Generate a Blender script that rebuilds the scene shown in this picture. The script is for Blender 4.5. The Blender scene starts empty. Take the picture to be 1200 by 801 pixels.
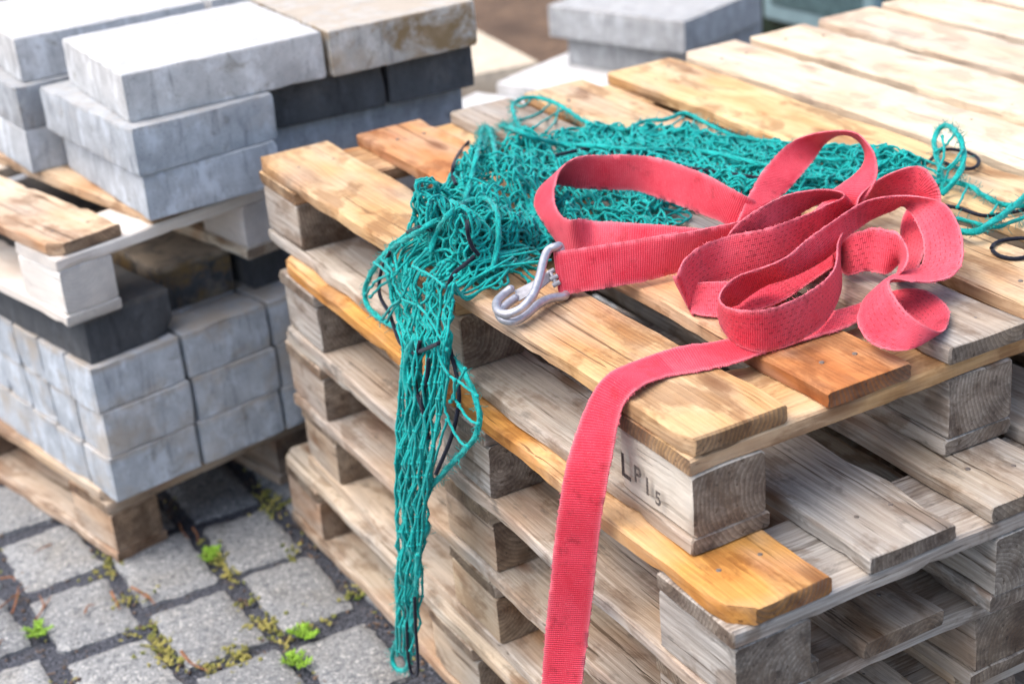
import bpy, bmesh, math, random, json
import numpy as np
from mathutils import Vector, Matrix
R_ = math.radians
scn = bpy.context.scene
COL = scn.collection
GZ = 0.72                       # height of the top pallet deck above the paving
STRAP = json.loads('[[0.0999,0.4192,0.0588,0.092,0.399,0.005],[0.1076,0.4154,0.0588,0.1,0.395,0.005],[0.1434,0.4004,0.0598,0.134,0.381,0.006],[0.1912,0.3853,0.0598,0.177,0.369,0.006],[0.2433,0.3571,0.0615,0.238,0.362,0.008],[0.296,0.3481,0.0608,0.304,0.356,0.008],[0.3434,0.3399,0.0603,0.355,0.347,0.008],[0.3959,0.3372,0.0569,0.406,0.352,0.006],[0.4226,0.3482,0.0553,0.438,0.364,0.006],[0.4209,0.3601,0.0559,0.436,0.38,0.008],[0.4007,0.4074,0.0235,0.365,0.37,0.008],[0.3288,0.4039,0.0299,0.295,0.368,0.008],[0.2751,0.4232,0.043,0.246,0.393,0.009],[0.2138,0.4709,0.0509,0.191,0.444,0.01],[0.1913,0.4939,0.0512,0.168,0.465,0.012],[0.1546,0.4705,0.0687,0.152,0.482,0.016],[0.1534,0.4947,0.0643,0.157,0.528,0.022],[0.1672,0.5375,0.0605,0.169,0.582,0.03],[0.1934,0.5902,0.0586,0.188,0.638,0.034],[0.2096,0.6084,0.0744,0.204,0.654,0.046],[0.2328,0.6249,0.0855,0.226,0.665,0.05],[0.2563,0.6241,0.0912,0.248,0.649,0.044],[0.2825,0.6173,0.0892,0.285,0.626,0.036],[0.3215,0.5798,0.0895,0.323,0.587,0.036],[0.3439,0.5401,0.0869,0.333,0.539,0.034],[0.3529,0.473,0.0851,0.343,0.472,0.032],[0.3545,0.3846,0.0787,0.348,0.407,0.03],[0.399,0.3902,0.029,0.362,0.357,0.008],[0.3969,0.3768,0.019,0.359,0.34,0.008],[0.318,0.357,0.036,0.3686,0.3757,0.0363],[0.336,0.365,0.055,0.3885,0.3776,0.0568],[0.381,0.398,0.072,0.4326,0.3947,0.0565],[0.422,0.421,0.088,0.471,0.4071,0.0702],[0.476,0.443,0.102,0.5218,0.4413,0.0735],[0.508,0.439,0.11,0.5508,0.4569,0.0824],[0.537,0.416,0.115,0.5715,0.4511,0.0926],[0.555,0.397,0.113,0.5852,0.4352,0.0896],[0.552,0.37,0.106,0.5798,0.4092,0.0813],[0.539,0.338,0.098,0.5583,0.3822,0.0738],[0.528,0.322,0.086,0.5346,0.3715,0.0654],[0.522,0.318,0.072,0.5071,0.3681,0.0585],[0.505,0.317,0.054,0.4866,0.3677,0.0517],[0.497,0.332,0.035,0.4859,0.3846,0.0302],[0.4474,0.3583,0.0282,0.401,0.336,0.012],[0.3954,0.373,0.0181,0.359,0.335,0.006],[0.3504,0.3668,0.0174,0.317,0.326,0.006],[0.2795,0.3131,0.0583,0.305,0.335,0.016],[0.2917,0.3112,0.0728,0.318,0.326,0.028],[0.3224,0.3114,0.0842,0.353,0.317,0.04],[0.3813,0.3268,0.0856,0.413,0.343,0.045],[0.4208,0.3248,0.0833,0.455,0.35,0.05],[0.4448,0.3168,0.0807,0.48,0.346,0.052],[0.4548,0.2986,0.0786,0.489,0.329,0.05],[0.4538,0.2974,0.0722,0.494,0.321,0.045],[0.4362,0.3064,0.0671,0.475,0.326,0.035],[0.4083,0.3009,0.0653,0.44,0.318,0.025],[0.3675,0.2924,0.0667,0.39,0.299,0.018],[0.3309,0.2883,0.0671,0.34,0.284,0.014],[0.3011,0.2977,0.0652,0.304,0.289,0.012],[0.2756,0.3111,0.0622,0.268,0.292,0.012],[0.2312,0.2995,0.065,0.238,0.292,0.012],[0.1975,0.2843,0.0631,0.215,0.284,0.012],[0.1797,0.2714,0.0608,0.2,0.276,0.011],[0.1634,0.2554,0.0561,0.188,0.265,0.009],[0.2004,0.3061,0.0145,0.182,0.256,0.006],[0.2097,0.2896,0.0242,0.185,0.246,0.004],[0.2319,0.2616,0.0295,0.204,0.223,0.004],[0.2683,0.2504,0.023,0.236,0.211,0.005],[0.3135,0.2499,0.0197,0.281,0.209,0.006],[0.3748,0.2681,0.0178,0.34,0.228,0.008],[0.4265,0.2895,0.016,0.395,0.246,0.01],[0.404,0.252,0.03,0.4212,0.2847,0.003],[0.398,0.229,0.05,0.4071,0.2526,0.003],[0.411,0.22,0.062,0.39,0.2083,0.0092],[0.429,0.213,0.066,0.4087,0.2005,0.0131],[0.434,0.189,0.067,0.4145,0.1759,0.014],[0.43,0.163,0.064,0.4417,0.1857,0.0164],[0.411,0.13,0.058,0.4345,0.1686,0.0284],[0.396,0.119,0.048,0.4214,0.1598,0.0235],[0.39,0.127,0.034,0.4201,0.1641,0.0089],[0.425,0.14,0.02,0.4437,0.1844,0.003],[0.487,0.184,0.03,0.4916,0.2343,0.0109],[0.529,0.221,0.04,0.5269,0.2729,0.0253],[0.575,0.251,0.05,0.5714,0.3037,0.0386],[0.573,0.257,0.07,0.57,0.3022,0.0406],[0.572,0.271,0.084,0.5722,0.3046,0.0417],[0.575,0.293,0.088,0.5677,0.316,0.0397],[0.56,0.305,0.085,0.5541,0.3306,0.0378],[0.53,0.317,0.075,0.5377,0.3488,0.0321],[0.495,0.317,0.06,0.5147,0.3527,0.0246],[0.4537,0.2756,0.0575,0.472,0.305,0.016],[0.413,0.2484,0.0552,0.433,0.274,0.012],[0.3772,0.2184,0.0554,0.399,0.24,0.011],[0.3462,0.1825,0.058,0.367,0.199,0.011],[0.3197,0.1551,0.0574,0.34,0.171,0.01],[0.2867,0.132,0.0588,0.305,0.142,0.009],[0.2472,0.1138,0.0609,0.262,0.115,0.009],[0.208,0.1027,0.0621,0.218,0.103,0.009],[0.1774,0.1018,0.0628,0.18,0.105,0.009],[0.1595,0.1173,0.0616,0.167,0.127,0.009],[0.155,0.1434,0.0581,0.169,0.161,0.009],[0.1686,0.177,0.0523,0.187,0.205,0.01],[0.1858,0.1974,0.0514,0.209,0.226,0.012],[0.1963,0.1998,0.0575,0.222,0.219,0.014],[0.2183,0.2043,0.0608,0.244,0.225,0.018],[0.2411,0.198,0.0642,0.269,0.224,0.026],[0.2554,0.1855,0.0718,0.286,0.209,0.034],[0.288,0.198,0.07,0.3225,0.2161,0.0326],[0.331,0.219,0.072,0.3722,0.2252,0.0377],[0.379,0.237,0.074,0.4236,0.248,0.0456],[0.445,0.259,0.077,0.4817,0.277,0.0417],[0.471,0.257,0.079,0.5096,0.2749,0.0457],[0.498,0.242,0.08,0.5226,0.2766,0.0466],[0.514,0.219,0.08,0.5224,0.2653,0.0534],[0.523,0.194,0.078,0.5136,0.241,0.0532],[0.51,0.16,0.074,0.494,0.2067,0.0521],[0.495,0.132,0.066,0.4776,0.1807,0.0505],[0.477,0.107,0.054,0.4611,0.1578,0.0448],[0.458,0.091,0.042,0.447,0.1434,0.0352],[0.433,0.084,0.036,0.434,0.1378,0.0316],[0.399,0.084,0.04,0.4111,0.1363,0.0339],[0.37,0.085,0.05,0.3856,0.1344,0.0349],[0.355,0.089,0.056,0.3625,0.1334,0.0262],[0.338,0.081,0.06,0.3367,0.1215,0.0243],[0.324,0.061,0.058,0.3119,0.1013,0.0241],[0.317,0.041,0.053,0.2878,0.0758,0.0238],[0.319,0.026,0.045,0.2731,0.0484,0.0175],[0.323,0.012,0.036,0.2725,0.0174,0.0177],[0.341,0.007,0.022,0.2878,-0.0002,0.0164],[0.367,0.019,0.012,0.3155,0.003,0.0142],[0.39,0.037,0.01,0.338,0.0223,0.011],[0.411,0.059,0.01,0.3575,0.0522,0.0074],[0.424,0.09,0.01,0.3707,0.087,0.003],[0.43,0.124,0.008,0.3783,0.1207,0.003],[0.41,0.147,0.006,0.3611,0.1311,0.003],[0.3538,0.1505,0.003,0.317,0.111,0.004],[0.3186,0.1521,0.0035,0.289,0.107,0.004],[0.2793,0.1576,0.003,0.256,0.109,0.004],[0.2204,0.1546,0.0048,0.186,0.113,0.004],[0.1706,0.162,0.0071,0.153,0.111,0.004],[0.1427,0.1651,0.0089,0.126,0.114,0.004],[0.113,0.1719,0.0121,0.097,0.121,0.004],[0.0743,0.1832,0.0067,0.065,0.13,0.005],[0.0357,0.1756,0.0095,0.029,0.122,0.01],[0.0074,0.165,0.0127,0.006,0.111,0.012],[-0.008,0.169,-0.001,-0.0042,0.1152,0.0012],[-0.024,0.167,-0.02,-0.0135,0.1143,-0.0144],[-0.042,0.158,-0.038,-0.0226,0.1086,-0.028],[-0.058,0.151,-0.06,-0.031,0.1049,-0.0523],[-0.068,0.149,-0.081,-0.0385,0.1042,-0.0751],[-0.077,0.15,-0.119,-0.0466,0.1059,-0.1121],[-0.083,0.158,-0.17,-0.051,0.1152,-0.1627],[-0.088,0.167,-0.23,-0.0547,0.125,-0.2234],[-0.093,0.178,-0.293,-0.0589,0.1366,-0.2867],[-0.097,0.184,-0.345,-0.0656,0.141,-0.3359],[-0.101,0.191,-0.398,-0.0717,0.1469,-0.3874],[-0.105,0.199,-0.455,-0.0754,0.1555,-0.443],[-0.11,0.205,-0.513,-0.0846,0.1593,-0.4994]]')
LN = json.loads('{"ropes":[[0.0043,[[0.013,0.585,0.072],[-0.013,0.586,0.064],[-0.012,0.699,0.0],[-0.015,0.743,-0.036],[-0.019,0.773,-0.071],[-0.022,0.778,-0.096],[-0.026,0.747,-0.104],[-0.029,0.691,-0.101],[-0.033,0.611,-0.084],[-0.036,0.542,-0.069],[-0.04,0.486,-0.063],[-0.043,0.44,-0.069],[-0.047,0.407,-0.081],[-0.05,0.386,-0.099],[-0.054,0.378,-0.115],[-0.057,0.387,-0.139],[-0.061,0.408,-0.163],[-0.064,0.443,-0.196],[-0.068,0.474,-0.227],[-0.072,0.503,-0.256],[-0.075,0.525,-0.273]]],[0.0062,[[-0.062,0.528,-0.054],[-0.064,0.559,-0.096],[-0.066,0.562,-0.134],[-0.068,0.548,-0.156],[-0.069,0.535,-0.179],[-0.071,0.519,-0.204],[-0.073,0.515,-0.234],[-0.075,0.506,-0.255],[-0.077,0.524,-0.273],[-0.079,0.54,-0.292],[-0.081,0.539,-0.315],[-0.082,0.517,-0.325],[-0.084,0.531,-0.348],[-0.086,0.558,-0.377],[-0.088,0.584,-0.41]]],[0.0042,[[-0.085,0.611,-0.421],[-0.086,0.64,-0.476],[-0.087,0.644,-0.522],[-0.088,0.651,-0.571],[-0.089,0.688,-0.63],[-0.09,0.679,-0.65],[-0.09,0.644,-0.633],[-0.091,0.616,-0.594],[-0.092,0.606,-0.551],[-0.093,0.579,-0.491],[-0.094,0.552,-0.44],[-0.095,0.529,-0.372]]],[0.0042,[[-0.009,0.572,0.036],[0.008,0.575,0.062],[0.012,0.539,0.096],[0.077,0.62,0.072],[0.099,0.607,0.074],[0.074,0.534,0.084],[0.061,0.507,0.066],[0.051,0.5,0.04],[0.036,0.488,0.024]]],[0.004,[[0.185,0.773,0.082],[0.345,1.053,0.004],[0.377,1.072,0.004],[0.286,0.856,0.07],[0.293,0.816,0.066],[0.346,0.82,0.042],[0.378,0.774,0.042],[0.41,0.706,0.046],[0.478,0.695,0.034],[0.509,0.632,0.032],[0.525,0.571,0.032],[0.541,0.512,0.032]]],[0.0038,[[0.33,0.902,0.03],[0.362,0.988,0.03],[0.41,1.086,0.03],[0.453,1.104,0.03],[0.467,1.063,0.03],[0.463,1.002,0.03],[0.452,0.925,0.03],[0.464,0.86,0.03],[0.504,0.821,0.03]]],[0.0034,[[0.473,0.839,0.03],[0.519,0.859,0.029],[0.55,0.845,0.028],[0.589,0.855,0.027],[0.595,0.835,0.026],[0.588,0.78,0.025],[0.586,0.711,0.024],[0.602,0.672,0.023],[0.629,0.624,0.022],[0.619,0.552,0.021],[0.643,0.524,0.02]]],[0.0046,[[0.688,0.37,0.006],[0.724,0.413,0.014],[0.754,0.455,0.021],[0.781,0.488,0.029],[0.802,0.501,0.037],[0.803,0.484,0.045],[0.762,0.424,0.058],[0.748,0.396,0.048],[0.725,0.37,0.037],[0.702,0.355,0.027],[0.685,0.353,0.016],[0.673,0.356,0.006]]],[0.0042,[[0.68,0.383,0.012],[0.701,0.383,0.012],[0.709,0.366,0.012],[0.712,0.34,0.012],[0.701,0.305,0.012],[0.695,0.27,0.012],[0.703,0.25,0.012],[0.732,0.238,0.012]]],[0.005,[[0.593,0.267,0.01],[0.585,0.231,0.013],[0.591,0.206,0.017],[0.62,0.209,0.02],[0.653,0.217,0.023],[0.699,0.232,0.027],[0.747,0.246,0.03]]],[0.003,[[0.603,0.294,0.008],[0.623,0.275,0.008],[0.628,0.24,0.009],[0.635,0.216,0.009],[0.671,0.215,0.01],[0.708,0.214,0.01]]],[0.0042,[[0.091,0.655,0.06],[0.133,0.711,0.072],[0.177,0.772,0.084],[0.341,1.075,0.004],[0.353,1.076,0.004],[0.252,0.869,0.056],[0.185,0.738,0.078]]]],"cords":[[0.0028,[[-0.02,0.675,0.008],[-0.025,0.7,-0.025],[-0.03,0.704,-0.049],[-0.036,0.688,-0.061],[-0.041,0.654,-0.069],[-0.046,0.631,-0.081],[-0.051,0.607,-0.092],[-0.056,0.575,-0.09],[-0.062,0.54,-0.08],[-0.067,0.495,-0.058],[-0.072,0.437,-0.026]]],[0.003,[[0.02,0.5,0.046],[0.008,0.502,0.038],[-0.02,0.481,0.039],[-0.026,0.49,0.019],[-0.033,0.487,-0.006],[-0.039,0.48,-0.031],[-0.046,0.459,-0.057],[-0.052,0.437,-0.077],[-0.059,0.422,-0.099],[-0.066,0.422,-0.127],[-0.072,0.433,-0.16],[-0.079,0.452,-0.197],[-0.085,0.461,-0.218]]],[0.003,[[-0.065,0.509,-0.052],[-0.068,0.521,-0.086],[-0.071,0.525,-0.118],[-0.074,0.51,-0.136],[-0.077,0.494,-0.153],[-0.08,0.484,-0.179]]],[0.003,[[-0.07,0.477,-0.063],[-0.073,0.483,-0.094],[-0.077,0.496,-0.129],[-0.08,0.485,-0.161]]],[0.0028,[[0.072,0.612,0.066],[0.021,0.514,0.086],[0.016,0.503,0.072],[0.019,0.5,0.058],[0.026,0.499,0.046]]],[0.0028,[[0.295,1.035,0.004],[0.26,0.999,0.004],[0.139,0.777,0.07],[0.12,0.746,0.066],[0.105,0.708,0.066]]],[0.0026,[[-0.097,0.586,-0.472],[-0.097,0.597,-0.529],[-0.097,0.606,-0.579],[-0.097,0.603,-0.612],[-0.097,0.588,-0.609],[-0.097,0.576,-0.591],[-0.097,0.569,-0.55],[-0.097,0.565,-0.511],[-0.097,0.555,-0.455]]],[0.0028,[[0.698,0.444,0.008],[0.74,0.46,0.008],[0.798,0.488,0.008],[0.816,0.466,0.008],[0.813,0.437,0.008],[0.799,0.415,0.008],[0.775,0.402,0.008],[0.761,0.415,0.008],[0.762,0.449,0.008]]],[0.0028,[[0.648,0.321,0.006],[0.655,0.301,0.006],[0.658,0.264,0.006],[0.679,0.25,0.006],[0.732,0.237,0.006]]],[0.0028,[[0.286,0.769,0.046],[0.371,0.788,0.036],[0.388,0.743,0.038],[0.4,0.669,0.038],[0.452,0.594,0.032],[0.503,0.521,0.026]]],[0.0028,[[0.0,0.654,0.038],[-0.012,0.587,0.068],[0.002,0.58,0.062]]]],"ring":[[0.592,0.177,0.003],[0.607,0.186,0.003],[0.625,0.186,0.003],[0.646,0.175,0.003],[0.651,0.156,0.003],[0.635,0.135,0.003],[0.612,0.129,0.003],[0.59,0.133,0.003],[0.582,0.151,0.003],[0.587,0.17,0.003]],"tw":[[[-0.045,0.704,-0.061],[-0.041,0.672,-0.035],[-0.038,0.636,-0.012],[-0.034,0.652,-0.003],[-0.03,0.684,-0.002]],[[-0.04,0.63,-0.009],[-0.032,0.63,-0.002],[-0.023,0.652,0.01],[-0.015,0.641,0.027]],[[-0.042,0.626,-0.007],[-0.044,0.614,-0.019],[-0.046,0.596,-0.027],[-0.048,0.621,-0.05],[-0.05,0.645,-0.076]],[[-0.04,0.611,0.006],[-0.026,0.604,0.023],[-0.012,0.591,0.047]],[[-0.05,0.587,-0.023],[-0.04,0.579,0.0],[-0.03,0.582,0.019],[-0.02,0.555,0.049]],[[-0.05,0.587,-0.023],[-0.045,0.546,-0.019],[-0.04,0.517,0.003],[-0.035,0.506,0.028],[-0.03,0.487,0.054]],[[-0.05,0.535,-0.014],[-0.054,0.541,-0.033],[-0.058,0.548,-0.052]],[[-0.05,0.535,-0.014],[-0.053,0.5,-0.019],[-0.057,0.468,-0.03],[-0.06,0.44,-0.04]],[[-0.04,0.559,0.029],[-0.04,0.532,0.031],[-0.04,0.496,0.033],[-0.04,0.473,0.03]],[[-0.045,0.721,-0.063],[-0.045,0.679,-0.03],[-0.045,0.632,-0.005]],[[-0.03,0.709,-0.016],[-0.035,0.668,-0.012],[-0.04,0.63,-0.009]],[[-0.05,0.659,-0.077],[-0.05,0.625,-0.048],[-0.05,0.587,-0.023]],[[-0.075,0.411,-0.06],[-0.07,0.378,-0.063],[-0.065,0.358,-0.07]],[[-0.075,0.411,-0.06],[-0.075,0.432,-0.104],[-0.075,0.425,-0.128],[-0.075,0.401,-0.146],[-0.075,0.378,-0.145]],[[-0.075,0.391,-0.093],[-0.073,0.375,-0.105],[-0.07,0.353,-0.105]],[[-0.075,0.395,-0.06],[-0.072,0.408,-0.089],[-0.07,0.401,-0.099]],[[-0.075,0.43,-0.13],[-0.078,0.454,-0.173],[-0.08,0.483,-0.221]],[[-0.06,0.394,-0.049],[-0.065,0.41,-0.075],[-0.07,0.425,-0.103]],[[-0.065,0.458,-0.04],[-0.068,0.443,-0.057],[-0.07,0.422,-0.066]],[[0.732,0.432,0.035],[0.742,0.423,0.045],[0.764,0.429,0.055]],[[0.688,0.37,0.006],[0.719,0.391,0.02],[0.737,0.387,0.035]],[[0.714,0.408,0.03],[0.689,0.367,0.037],[0.704,0.366,0.043],[0.736,0.383,0.05]],[[0.744,0.433,0.055],[0.72,0.403,0.042],[0.691,0.381,0.03]],[[0.652,0.302,0.008],[0.682,0.324,0.01],[0.711,0.345,0.012]],[[0.662,0.249,0.012],[0.683,0.263,0.012],[0.695,0.27,0.012]],[[0.673,0.485,0.02],[0.701,0.484,0.019],[0.724,0.478,0.017],[0.734,0.454,0.016],[0.733,0.419,0.015]],[[0.64,0.428,0.03],[0.681,0.429,0.025],[0.706,0.415,0.02],[0.707,0.399,0.015]],[[0.72,0.48,0.018],[0.697,0.447,0.021],[0.671,0.423,0.025]],[[0.075,0.461,0.008],[0.075,0.478,0.012],[0.066,0.488,0.016],[0.047,0.477,0.02]],[[0.061,0.547,0.02],[0.047,0.5,0.017],[0.041,0.47,0.014],[0.029,0.46,0.012],[0.029,0.483,0.009],[0.051,0.532,0.006]],[[0.074,0.536,0.02],[0.058,0.491,0.017],[0.047,0.465,0.014],[0.038,0.467,0.012],[0.048,0.499,0.009],[0.077,0.559,0.006]],[[0.087,0.525,0.02],[0.085,0.496,0.015],[0.083,0.464,0.011],[0.095,0.465,0.006]],[[0.052,0.555,0.02],[0.033,0.507,0.016],[0.026,0.48,0.013],[0.042,0.499,0.009],[0.069,0.554,0.006]],[[0.111,0.544,0.02],[0.117,0.52,0.017],[0.125,0.51,0.014],[0.113,0.499,0.012],[0.104,0.515,0.009],[0.102,0.545,0.006]],[[0.454,1.173,0.004],[0.455,1.139,0.004],[0.488,1.167,0.004]],[[0.416,1.078,0.004],[0.454,1.086,0.004],[0.504,1.124,0.004]],[[0.308,0.841,0.07],[0.448,1.048,0.004],[0.498,1.076,0.004]],[[0.358,0.891,0.04],[0.454,1.029,0.004],[0.501,1.094,0.004]],[[0.485,0.832,0.032],[0.492,0.812,0.028],[0.534,0.834,0.026]],[[0.519,0.824,0.026],[0.534,0.81,0.03],[0.617,0.896,0.004]],[[0.516,0.773,0.032],[0.54,0.765,0.038],[0.627,0.874,0.004]],[[0.526,0.737,0.034],[0.546,0.736,0.034],[0.623,0.829,0.004]]],"cen":[[-0.022,0.587,0.004],[-0.036,0.548,-0.026],[-0.055,0.51,-0.056],[-0.07,0.514,-0.139],[-0.08,0.537,-0.235],[-0.086,0.555,-0.321],[-0.09,0.571,-0.41],[-0.092,0.6,-0.511],[-0.093,0.63,-0.61]],"left":[[-0.02,0.706,-0.008],[-0.036,0.646,-0.06],[-0.055,0.581,-0.081],[-0.07,0.588,-0.168],[-0.08,0.595,-0.261],[-0.086,0.604,-0.344],[-0.09,0.615,-0.433],[-0.092,0.642,-0.534],[-0.093,0.661,-0.628]],"right":[[-0.02,0.467,0.042],[-0.036,0.463,0.003],[-0.055,0.441,-0.03],[-0.07,0.445,-0.111],[-0.08,0.475,-0.207],[-0.086,0.506,-0.297],[-0.09,0.532,-0.39],[-0.092,0.562,-0.49],[-0.093,0.607,-0.596]],"hookA":[[0.098,0.414,0.06],[0.096,0.423,0.062],[0.086,0.424,0.06],[0.073,0.414,0.054],[0.051,0.389,0.044],[0.029,0.368,0.034],[0.006,0.358,0.026],[-0.01,0.364,0.021],[-0.013,0.383,0.019],[-0.002,0.407,0.019],[0.013,0.418,0.021],[0.027,0.421,0.025]],"hookB":[[0.094,0.386,0.005],[0.086,0.394,0.007],[0.069,0.393,0.01],[0.051,0.388,0.011],[0.036,0.38,0.011],[0.016,0.37,0.009],[-0.001,0.367,0.008],[-0.009,0.38,0.008],[-0.005,0.397,0.01],[0.008,0.404,0.013],[0.027,0.411,0.016]],"plate":[[0.032,0.422,0.02],[0.062,0.415,0.03],[0.087,0.429,0.03],[0.091,0.422,0.022],[0.06,0.403,0.022],[0.028,0.405,0.013]],"rivet":[[0.087,0.426,0.03],[0.085,0.415,0.026],[0.084,0.409,0.02]],"moss":[[-0.297,1.014],[-0.337,1.014],[-0.293,1.065],[-0.307,1.121],[-0.139,1.019],[-0.115,1.02],[-0.161,0.983],[-0.262,0.898],[-0.241,0.896],[-0.339,1.365],[-0.333,1.347],[-0.223,1.093],[-0.17,1.191],[-0.299,1.226],[-0.055,1.181],[-0.005,1.413],[-0.017,1.367],[-0.159,1.294],[-0.126,1.251],[-0.045,1.006],[-0.312,1.063],[-0.302,0.968]],"weed":[[-0.154,0.875],[-0.424,1.718],[-0.485,1.22],[-0.135,1.265],[-0.141,0.93]],"twigs":[[[-0.545,1.33],[-0.485,1.364]],[[-0.497,1.26],[-0.461,1.307]],[[-0.502,1.254],[-0.477,1.326]],[[-0.368,1.261],[-0.373,1.191]],[[-0.326,1.015],[-0.308,0.931]],[[-0.334,1.252],[-0.324,1.196]],[[-0.191,1.41],[-0.196,1.34]],[[-0.521,1.425],[-0.501,1.396]],[[-0.53,1.3],[-0.5,1.376]],[[-0.176,1.381],[-0.188,1.316]],[[-0.425,1.223],[-0.404,1.233]],[[-0.572,1.217],[-0.563,1.226]],[[-0.321,1.216],[-0.318,1.169]],[[-0.412,1.485],[-0.448,1.468]]],"leaf":[[-0.532,1.099]],"text":[[0.0,0.137,-0.107],[0.0,0.032,-0.101],[0.0,0.125,-0.074]],"bgN":[1.496,2.164,-0.235]}')

# ------------------------------------------------------------------ helpers
def mesh_obj(name, V, F, mat=None, parent=None, loc=(0,0,0), rot=(0,0,0), smooth=True, sharp=38, uv=None, color=None):
    me = bpy.data.meshes.new(name)
    me.from_pydata([tuple(map(float, v)) for v in V], [], [tuple(int(i) for i in f) for f in F])
    if uv is not None:
        l = me.uv_layers.new(name='UVMap')
        for p in me.polygons:
            for li in p.loop_indices:
                l.data[li].uv = uv[me.loops[li].vertex_index]
    if smooth:
        me.polygons.foreach_set('use_smooth', [True]*len(me.polygons))
        if sharp: me.set_sharp_from_angle(angle=R_(sharp))
    me.update()
    o = bpy.data.objects.new(name, me)
    COL.objects.link(o)
    if mat: me.materials.append(mat)
    o.location = loc; o.rotation_euler = rot
    if parent: o.parent = parent
    if color: o.color = color
    return o

def empty(name, loc=(0,0,0), rz=0):
    o = bpy.data.objects.new(name, None); COL.objects.link(o)
    o.location = loc; o.rotation_euler = (0,0,rz); o.empty_display_size = .1
    return o

def tag(o, label=None, cat=None, group=None, kind=None):
    if label: o['label'] = label
    if cat: o['category'] = cat
    if group: o['group'] = group
    if kind: o['kind'] = kind
    return o

def catmull(P, n):
    P = np.asarray(P, float)
    if len(P) < 3: 
        return np.array([P[0]+(P[-1]-P[0])*t for t in np.linspace(0,1,n*(len(P)-1)+1)])
    Q = np.vstack([2*P[0]-P[1], P, 2*P[-1]-P[-2]])
    out = []
    for i in range(1, len(Q)-2):
        p0,p1,p2,p3 = Q[i-1:i+3]
        for t in np.arange(n)/n:
            out.append(.5*((2*p1)+(-p0+p2)*t+(2*p0-5*p1+4*p2-p3)*t*t+(-p0+3*p1-3*p2+p3)*t**3))
    out.append(Q[-2])
    return np.array(out)

def resample(P, step):
    P = np.asarray(P, float)
    d = np.r_[0, np.cumsum(np.linalg.norm(np.diff(P,axis=0),axis=1))]
    n = max(2, int(round(d[-1]/step))+1)
    s = np.linspace(0, d[-1], n)
    return np.stack([np.interp(s, d, P[:,k]) for k in range(P.shape[1])], -1)

class TB:                       # collects tubes into one mesh
    def __init__(s): s.V=[]; s.F=[]; s.n=0
    def tube(s, P, r, k=6, lobes=0, pitch=.02, depth=.22, cap=True, taper=False):
        P = np.asarray(P, float); m = len(P)
        T = np.gradient(P, axis=0); T /= np.linalg.norm(T,axis=1,keepdims=True)+1e-12
        a = np.cross(T[0], [0.31,.2,.93]); 
        if np.linalg.norm(a) < .1: a = np.cross(T[0],[1,0,0])
        N = [a/np.linalg.norm(a)]
        for i in range(1,m):
            v = N[-1]-T[i]*(N[-1]@T[i]); N.append(v/(np.linalg.norm(v)+1e-12))
        N = np.array(N); B = np.cross(T,N)
        s_ = np.r_[0,np.cumsum(np.linalg.norm(np.diff(P,axis=0),axis=1))]
        th = np.arange(k)*2*math.pi/k
        rr = np.full((m,k), r, float)
        if lobes:
            ph = th[None,:]*lobes - 2*math.pi*s_[:,None]/pitch
            rr = r*(1-depth+depth*np.abs(np.cos(ph/2)))
        if taper: rr = rr*np.linspace(1,.25,m)[:,None]
        ring = P[:,None]+rr[...,None]*(np.cos(th)[None,:,None]*N[:,None]+np.sin(th)[None,:,None]*B[:,None])
        s.V.append(ring.reshape(-1,3)); b = s.n
        i = np.arange(m-1)[:,None]; j = np.arange(k)[None,:]
        q = np.stack([b+i*k+j, b+i*k+(j+1)%k, b+(i+1)*k+(j+1)%k, b+(i+1)*k+j], -1).reshape(-1,4)
        s.F += q.tolist()
        if cap:
            s.F.append(list(range(b+k-1,b-1,-1))); s.F.append(list(range(b+(m-1)*k, b+m*k)))
        s.n += m*k
    def blob(s, c, r):
        V = np.array([(0,0,1),(.89,0,.45),(.28,.85,.45),(-.72,.53,.45),(-.72,-.53,.45),(.28,-.85,.45),(.72,.53,-.45),(-.28,.85,-.45),(-.89,0,-.45),(-.28,-.85,-.45),(.72,-.53,-.45),(0,0,-1)])
        F = [(0,1,2),(0,2,3),(0,3,4),(0,4,5),(0,5,1),(1,6,2),(2,7,3),(3,8,4),(4,9,5),(5,10,1),(6,7,2),(7,8,3),(8,9,4),(9,10,5),(10,6,1),(11,7,6),(11,8,7),(11,9,8),(11,10,9),(11,6,10)]
        s.V.append(np.asarray(c)+V*r); s.F += [[s.n+i for i in f] for f in F]; s.n += 12
    def build(s, name, mat, parent=None, **k):
        return mesh_obj(name, np.concatenate(s.V), s.F, mat, parent, **k)

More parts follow.
